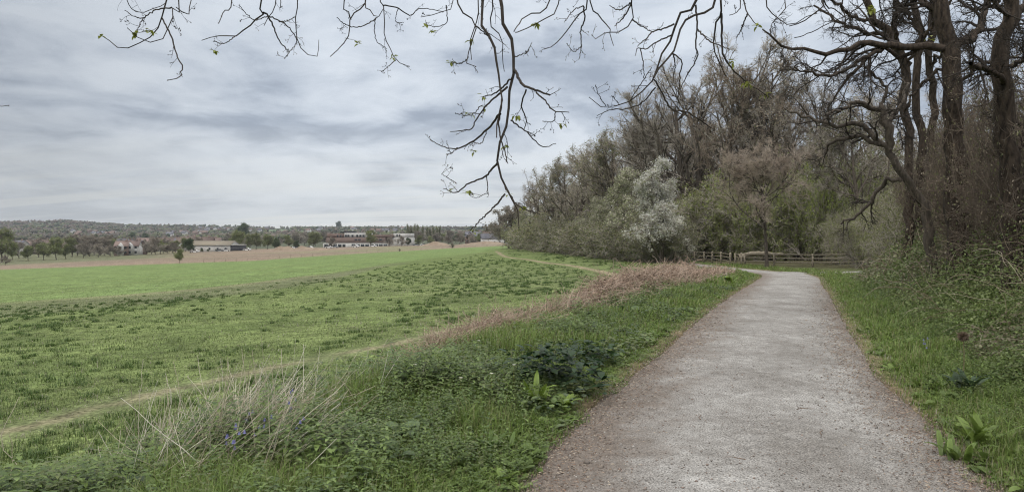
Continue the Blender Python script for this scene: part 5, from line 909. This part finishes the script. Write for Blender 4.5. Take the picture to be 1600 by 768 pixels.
# ------------------------------------------------------------------ overhanging tree
OV = dict(
A=[[(263, 0, 5), (255, 30, 4.5), (244, 51, 4), (228, 64, 3.5), (196, 77, 3), (183, 72, 2.5), (172, 64, 2), (161, 57, 1.5)], [(255, 30, 3.5), (263, 45, 3.2), (273, 69, 3.2), (277, 86, 3), (285, 102, 2.6), (286, 113, 2.4), (279, 123, 2), (263, 126, 1.5)],
   [(281, 0, 4), (271, 13, 3.6), (273, 26, 3.2), (263, 46, 3), (252, 67, 2.8), (234, 67, 2.2), (222, 61, 2), (211, 56, 1.8), (201, 45, 1.3)], [(270, 13, 3), (246, 16, 2.6), (226, 29, 2.2), (211, 27, 1.8), (198, 18, 1.3)], [(226, 29, 2), (219, 41, 1.8), (214, 53, 1.3)], [(300, 0, 2.6), (297, 22, 2.2), (285, 18, 1.8), (277, 13, 1.6)], [(199, 0, 2.2), (209, 13, 2), (223, 22, 1.8), (246, 13, 1.8), (261, 6, 1.6)]],
B=[[(410, 0, 4.5), (413, 21, 4), (399, 34, 3.4), (386, 45, 3.2), (370, 57, 3), (341, 57, 2.2), (317, 64, 1.5)], [(370, 57, 2.2), (351, 69, 1.8), (336, 65, 1.3)], [(413, 21, 4), (421, 27, 3.4), (437, 64, 2.6), (451, 81, 2), (446, 92, 1.4)], [(421, 27, 3), (446, 38, 2.6), (459, 53, 2.2), (464, 67, 2), (453, 83, 1.3)],
   [(432, 0, 2.8), (421, 27, 2.6), (414, 41, 1.4)], [(466, 0, 3), (464, 38, 2.8), (466, 64, 2.4), (478, 84, 2.1), (496, 89, 1.8), (499, 64, 1.2)], [(421, 26, 2.4), (399, 32, 2), (386, 22, 1.7), (375, 10, 1.2)], [(437, 35, 2), (450, 34, 1.7), (462, 28, 1.5)], [(364, 0, 2.6), (351, 19, 2.2), (343, 38, 1.4)], [(440, 0, 2), (442, 11, 1.5)]],
C=[[(572, 0, 4), (560, 16, 3.6), (548, 30, 3.2), (547, 51, 2.8), (537, 69, 2.2), (517, 89, 1.4)], [(539, 0, 2.8), (544, 16, 2.4), (548, 30, 2.4)], [(572, 0, 3), (579, 16, 2.6), (590, 29, 2.4), (599, 16, 1.5)], [(595, 0, 4), (601, 13, 3.5), (601, 51, 2.6), (609, 73, 2.2), (619, 94, 1.9), (638, 104, 1.2)], [(619, 94, 1.8), (606, 105, 1.5), (597, 113, 1.2)],
   [(599, 10, 3), (622, 14, 2.5), (641, 26, 2.2), (658, 14, 1.8), (690, 19, 1.6)], [(590, 29, 2.6), (564, 43, 2.2), (542, 40, 1.8), (528, 29, 1.3)], [(587, 30, 2), (587, 61, 1.6), (604, 77, 1.2)], [(622, 14, 1.8), (619, 35, 1.4), (631, 37, 1.1)]],
D=[[(782, 0, 9), (784, 33, 9), (800, 61, 8.5), (803, 108, 8), (796, 141, 7.5), (793, 188, 7), (782, 220, 6), (778, 253, 5.5), (786, 286, 5), (807, 323, 4), (811, 356, 2)], [(754, 0, 6.5), (751, 37, 6), (772, 70, 6), (779, 122, 5.5), (784, 155, 5), (777, 188, 3.5), (776, 215, 2.5)],
   [(714, 0, 4.5), (730, 22, 4), (744, 42, 4), (732, 80, 3.2), (730, 101, 2.4), (744, 105, 1.5)], [(732, 90, 2.2), (720, 100, 1.8), (706, 99, 1.3)], [(803, 108, 6), (812, 125, 5.5), (822, 136, 5), (859, 149, 3.4)], [(838, 145, 3.5), (852, 158, 3), (864, 173, 2.6), (889, 176, 1.4)], [(868, 175, 2), (864, 190, 1.7), (848, 190, 1.2)],
   [(822, 141, 3.5), (815, 164, 3), (822, 188, 2.4), (819, 202, 1.4)], [(800, 122, 4), (775, 145, 3.2), (754, 152, 1.8)], [(793, 136, 5), (761, 164, 4), (744, 188, 3.2), (735, 202, 2.5), (704, 206, 1.3)], [(782, 178, 5), (761, 202, 4), (740, 220, 3.4), (714, 232, 2.8), (690, 228, 2), (672, 218, 1.3)], [(715, 231, 2), (705, 240, 1.6), (697, 241, 1.2)],
   [(778, 253, 4.5), (766, 268, 4), (756, 277, 3.6), (733, 286, 3), (714, 300, 2.4), (693, 295, 1.3)], [(714, 287, 1.8), (703, 280, 1.6), (690, 272, 1.2)], [(760, 275, 2.2), (761, 300, 1.8), (745, 308, 1.2), (735, 305, 1.1)], [(789, 303, 4), (775, 320, 3.5), (761, 333, 3), (748, 346, 2.4), (735, 360, 1.6)], [(798, 188, 3.6), (822, 206, 3), (838, 222, 2.6), (850, 230, 2.2), (868, 225, 1.4)],
   [(789, 291, 3.4), (807, 319, 2.8), (822, 327, 2.2), (843, 334, 1.3)], [(744, 42, 2.6), (761, 56, 2.2), (775, 75, 1.8)], [(873, 0, 3.4), (854, 28, 3), (830, 42, 2.4), (807, 52, 1.8)], [(859, 0, 3.4), (826, 23, 3), (812, 36, 2.5), (803, 50, 1.8)], [(709, 0, 3), (690, 19, 2.4), (672, 26, 2), (658, 28, 1.3)], [(698, 10, 2), (697, 38, 1.7), (672, 42, 1.4), (665, 33, 1.1)],
   [(770, 0, 4.2), (765, 37, 3.8), (784, 61, 3.2), (786, 94, 2.2), (788, 112, 1.5)], [(803, 90, 2.2), (822, 84, 1.8), (831, 68, 1.2)], [(747, 0, 3.5), (744, 37, 3), (735, 66, 2.6), (737, 94, 1.6)], [(784, 155, 4), (780, 200, 3.4), (790, 240, 2.8), (793, 255, 1.5)], [(754, 165, 2), (735, 180, 1.6), (712, 178, 1.2)], [(760, 205, 1.8), (752, 224, 1.4), (740, 222, 1.1)]],
E=[[(917, 0, 4.5), (910, 16, 4.2), (892, 41, 3.6), (880, 56, 3), (866, 72, 2.2), (850, 78, 1.4)], [(910, 10, 3.6), (914, 31, 3.2), (907, 47, 2.8), (908, 72, 2.4), (905, 92, 1.4)], [(908, 73, 2), (896, 81, 1.6), (885, 69, 1.1)], [(921, 0, 4.2), (933, 22, 3.6), (944, 36, 3.2), (953, 47, 2.8), (953, 56, 2.2), (958, 72, 1.4)],
   [(986, 0, 5), (987, 15, 4.6), (988, 33, 4), (970, 50, 3.2), (956, 52, 2.8), (947, 50, 2.4), (931, 61, 1.9), (924, 56, 1.2)], [(988, 33, 3), (1000, 41, 2.5), (1016, 50, 1.6)], [(986, 6, 3.4), (974, 28, 2.8), (961, 41, 1.6)], [(986, 5, 3), (967, 17, 2.4), (952, 10, 1.3)], [(910, 11, 2.5), (895, 18, 2), (882, 36, 1.3)]],
F=[[(1089, 0, 9), (1072, 12, 8.5), (1058, 28, 8), (1049, 63, 7), (1033, 88, 6.2), (1021, 122, 5.4), (1005, 141, 4.6), (983, 159, 3.8), (964, 166, 3), (939, 166, 2.2), (921, 153, 1.4)], [(1118, 0, 7), (1089, 22, 6.4), (1068, 34, 6), (1058, 63, 5), (1049, 84, 4.5), (1033, 103, 4), (1021, 122, 3.4)], [(1052, 39, 4), (1036, 46, 3.2), (1021, 50, 2.8), (1008, 62, 2.2), (996, 73, 1.4)],
   [(1049, 56, 3.4), (1027, 66, 3), (1008, 78, 2.5), (996, 76, 2.2), (992, 88, 1.2)], [(1000, 76, 2.4), (1005, 103, 2), (1005, 122, 1.4)], [(1086, 9, 4), (1088, 41, 3.6), (1086, 69, 3.2), (1088, 91, 2.8), (1071, 122, 2.4), (1061, 141, 1.5)], [(1089, 47, 3.4), (1100, 58, 3), (1111, 67, 2.6), (1139, 78, 1.5)], [(1021, 125, 3.4), (1033, 144, 3.2), (1049, 170, 3.4), (1071, 175, 3.6), (1092, 187, 3), (1111, 200, 2)],
   [(1049, 84, 3), (1064, 97, 2.6), (1061, 125, 2.2), (1058, 169, 1.3)], [(1024, 137, 3), (1005, 159, 2.6), (986, 169, 2.2), (955, 172, 2), (933, 181, 1.2)], [(983, 159, 2.4), (999, 134, 2), (1018, 106, 1.4)], [(946, 166, 1.8), (936, 150, 1.5), (930, 134, 1.1)], [(968, 164, 1.8), (955, 150, 1.2)], [(1051, 85, 3), (1054, 102, 2), (1052, 120, 1.3)]],
G=[[(1125, 0, 6.5), (1125, 25, 6), (1119, 33, 4.6), (1114, 75, 4), (1124, 100, 3.2), (1133, 120, 1.8)], [(1126, 22, 5), (1128, 78, 4.4), (1139, 103, 4), (1161, 125, 3.4), (1183, 141, 2.4), (1205, 155, 1.6)], [(1160, 0, 4), (1167, 22, 3.4), (1174, 31, 2.6), (1182, 41, 1.4)], [(1167, 22, 3), (1157, 47, 2.4), (1150, 59, 1.6)], [(1155, 0, 3), (1151, 19, 2.4), (1139, 25, 1.3)]],
H=[[(1196, 0, 3.6), (1202, 19, 3.2), (1216, 30, 2.8), (1233, 41, 2.6), (1250, 31, 2), (1275, 22, 1.5)], [(1225, 0, 2.6), (1226, 14, 2.2), (1216, 26, 1.8)], [(1284, 0, 5), (1272, 20, 4), (1252, 36, 3), (1232, 42, 2)], [(1284, 0, 4), (1300, 14, 3.2), (1318, 28, 2.4), (1320, 40, 1.5)], [(1240, 60, 1.8), (1255, 56, 2), (1290, 40, 2), (1330, 20, 2.2), (1360, -6, 2.6)], [(1385, -5, 2.6), (1400, 12, 2.2), (1425, 22, 1.8), (1452, 62, 1.2)]],
I=[[(-60, 150, 3), (-30, 158, 2.4), (0, 166, 1.8), (16, 165, 1.2)]],
)
def overhang():
    rg = np.random.default_rng(404); base = np.array([6.2, -3.2, H(6.2, -3.2)]); tr = empty('overhanging_tree', base)
    Tk, TR = chain([(0, 0, -.3), (-.1, .1, 1.6), (-.2, .5, 3.2), (-.6, 1.2, 4.6), (-1.5, 2.6, 6.5), (-2.4, 4, 9)], .34, .12, 18, .02, rg)
    limbs = [[(5.85, -2.6, 3.4), (5.3, 0.5, 4.7), (4.2, 3.6, 5.2), (2.5, 5.2, 5.1), (0.5, 5.9, 4.9), (-1.8, 6.2, 4.8), (-4.6, 6.2, 4.6)], [(5.7, -2.2, 4.0), (5.4, 1, 5.3), (4.6, 4.2, 5.6), (3.2, 6.3, 5.2), (1.8, 7.0, 4.9), (0.3, 7.4, 4.9)], [(5.3, 0.5, 4.7), (3.0, 2.2, 5.0), (0, 3.4, 4.9), (-3, 4.4, 4.6), (-5.5, 5.0, 4.3), (-6.4, 5.6, 3.6)]]
    Ls = [chain([np.array(p) - base for p in l], .085, .018, 24, .03, rg) for l in limbs]; V, F = join([tubes(Tk, TR, 12)] + [tubes(q, w, 8) for q, w in Ls]); add('trunk', make_mesh('trunk', V, F, M_bark_ivy, None, True), tr)
    LP = np.vstack([q[0] for q, w in Ls]) + base; tips = []
    for key, lst in OV.items():
        D = dict(A=5.4, B=5.8, C=6.0, D=5.6, E=6.2, F=6.0, G=6.4, H=6.2, I=5.2)[key]; Ps, Rs = [], []
        for i, ln in enumerate(lst):
            dd = D + rg.uniform(-.25, .25) * (i > 0); d_end = dd + rg.uniform(-.5, .5); n = len(ln); pts = []; nodes = []
            for q, (px, row, t) in enumerate(ln):
                d = dd + (d_end - dd) * q / (n - 1)
                if i > 0 and q == 0: # join the piece it springs from
                    best = min(((math.hypot(px - a[0], row - a[1]), a[2]) for L_ in done for a in L_), default=(99, d)); 
                    if best[0] < 14: d = best[1]; dd = d
                pts.append([(px - 800) / FPX * d, d, zrow(row, d)]); nodes.append((px, row, d))
            done = [nodes] if i == 0 else done + [nodes]
            th = [q[2] for q in ln]
            if ln[0][1] <= 0 or key == 'I':
                p0 = np.array(pts[0]); j = np.argmin(np.linalg.norm((LP - p0) * [1, .6, .8], axis=1)); e = LP[j]; pts = [list(e), list(p0 * .45 + e * .55 + [0, 0, .08])] + pts; th = [th[0] * 1.15, th[0] * 1.05] + th
            m = 26; Q, _ = chain([np.array(p) - base for p in pts], 1, 1, m, .0028, rg); R = np.interp(np.linspace(0, 1, m), np.linspace(0, 1, len(th)), np.array(th)) * D / FPX / 2 * .76; Ps.append(Q); Rs.append(R[None])
        P, R = np.vstack(Ps), np.vstack(Rs); c1, r1 = children(rg, P, np.minimum(R, .006), 3, (30, 75), .12, 6, -.05, .16, .3, .5, .0015, .09); c2, r2 = children(rg, c1, r1, 2, (30, 70), .4, 4, 0, .25, .3, .8, .0014, .03)
        V, F = join([tubes(P, R, 6), tubes(c1, r1, 4), tubes(c2, r2, 4)]); add('branch', make_mesh('branch', V, F, M_twig_dark, None, True), tr)
        al = np.vstack([c1[:, -1], c2[:, -1], P[:, -1], P[:, -3]]); tips.append(al)
        # buds
        k = al; V = np.repeat(k, 5, 0) + rg.normal(size=(len(k) * 5, 3)) * .0038; Vb = V.reshape(-1, 5, 3); Fb = (np.array([(0, 1, 2), (0, 2, 3), (0, 3, 4), (1, 3, 4)])[None] + (np.arange(len(k)) * 5)[:, None, None]).reshape(-1, 3); add('bud', make_mesh('bud', Vb.reshape(-1, 3), Fb, M_twig_dark), tr)['kind'] = 'stuff'
    # young leaves opening at a few tips
    clumps = [(270, 85), (283, 87), (255, 124), (600, 48), (578, 50), (748, 160), (755, 165), (700, 97), (731, 167), (812, 190), (800, 198), (832, 58), (836, 68), (707, 64), (727, 66), (735, 285), (760, 246), (784, 236), (757, 350), (806, 292), (320, 63), (169, 60), (1203, 80), (1239, 80), (1225, 49), (1442, 25), (1450, 60), (1404, 80), (1562, 115), (1208, 97), (1411, 30), (4, 165), (714, 292), (640, 25), (825, 325), (876, 178), (1240, 152)]
    Lv = []
    for px, row in clumps:
        D = 5.7; c = np.array([(px - 800) / FPX * D, D, zrow(row, D)]) - base
        allt = np.vstack(tips); j = np.argmin(np.linalg.norm((allt - c) * [1, .25, 1], axis=1)); c = allt[j]
        big = px > 1200
        for q in range(rg.integers(4, 8)): V, F, S = leaf_v(rg.uniform(.03, .055) * (1.1 if big else .85), .012, c + rg.normal(size=3) * .008, rg.random() * 6.28, rg.uniform(-1, .6), .4); Lv.append((V, F, S))
    V, F, S = plant_from(Lv); C = np.array((.26, .29, .05))[None] * S[:, None]; add('foliage', make_mesh('foliage', V, F, M_leaf, C), tr)
    tag(tr, 'dark budding tree whose bare branches hang across the top of the view', 'tree')
overhang()

# air between here and the hills
V, F = box(-4500, 4500, -60, 4300, -260, 190)
o = add('haze', make_mesh('haze', V, F, None)); m, nt, out = mat_new('haze'); pv = nt.nodes.new('ShaderNodeVolumePrincipled'); pv.inputs['Color'].default_value = (.80, .87, .96, 1); pv.inputs['Density'].default_value = 0.0001
nt.links.new(pv.outputs[0], out.inputs['Volume']); o.data.materials.append(m); tag(o, 'thin pale blue haze over the valley', 'haze', kind='stuff')
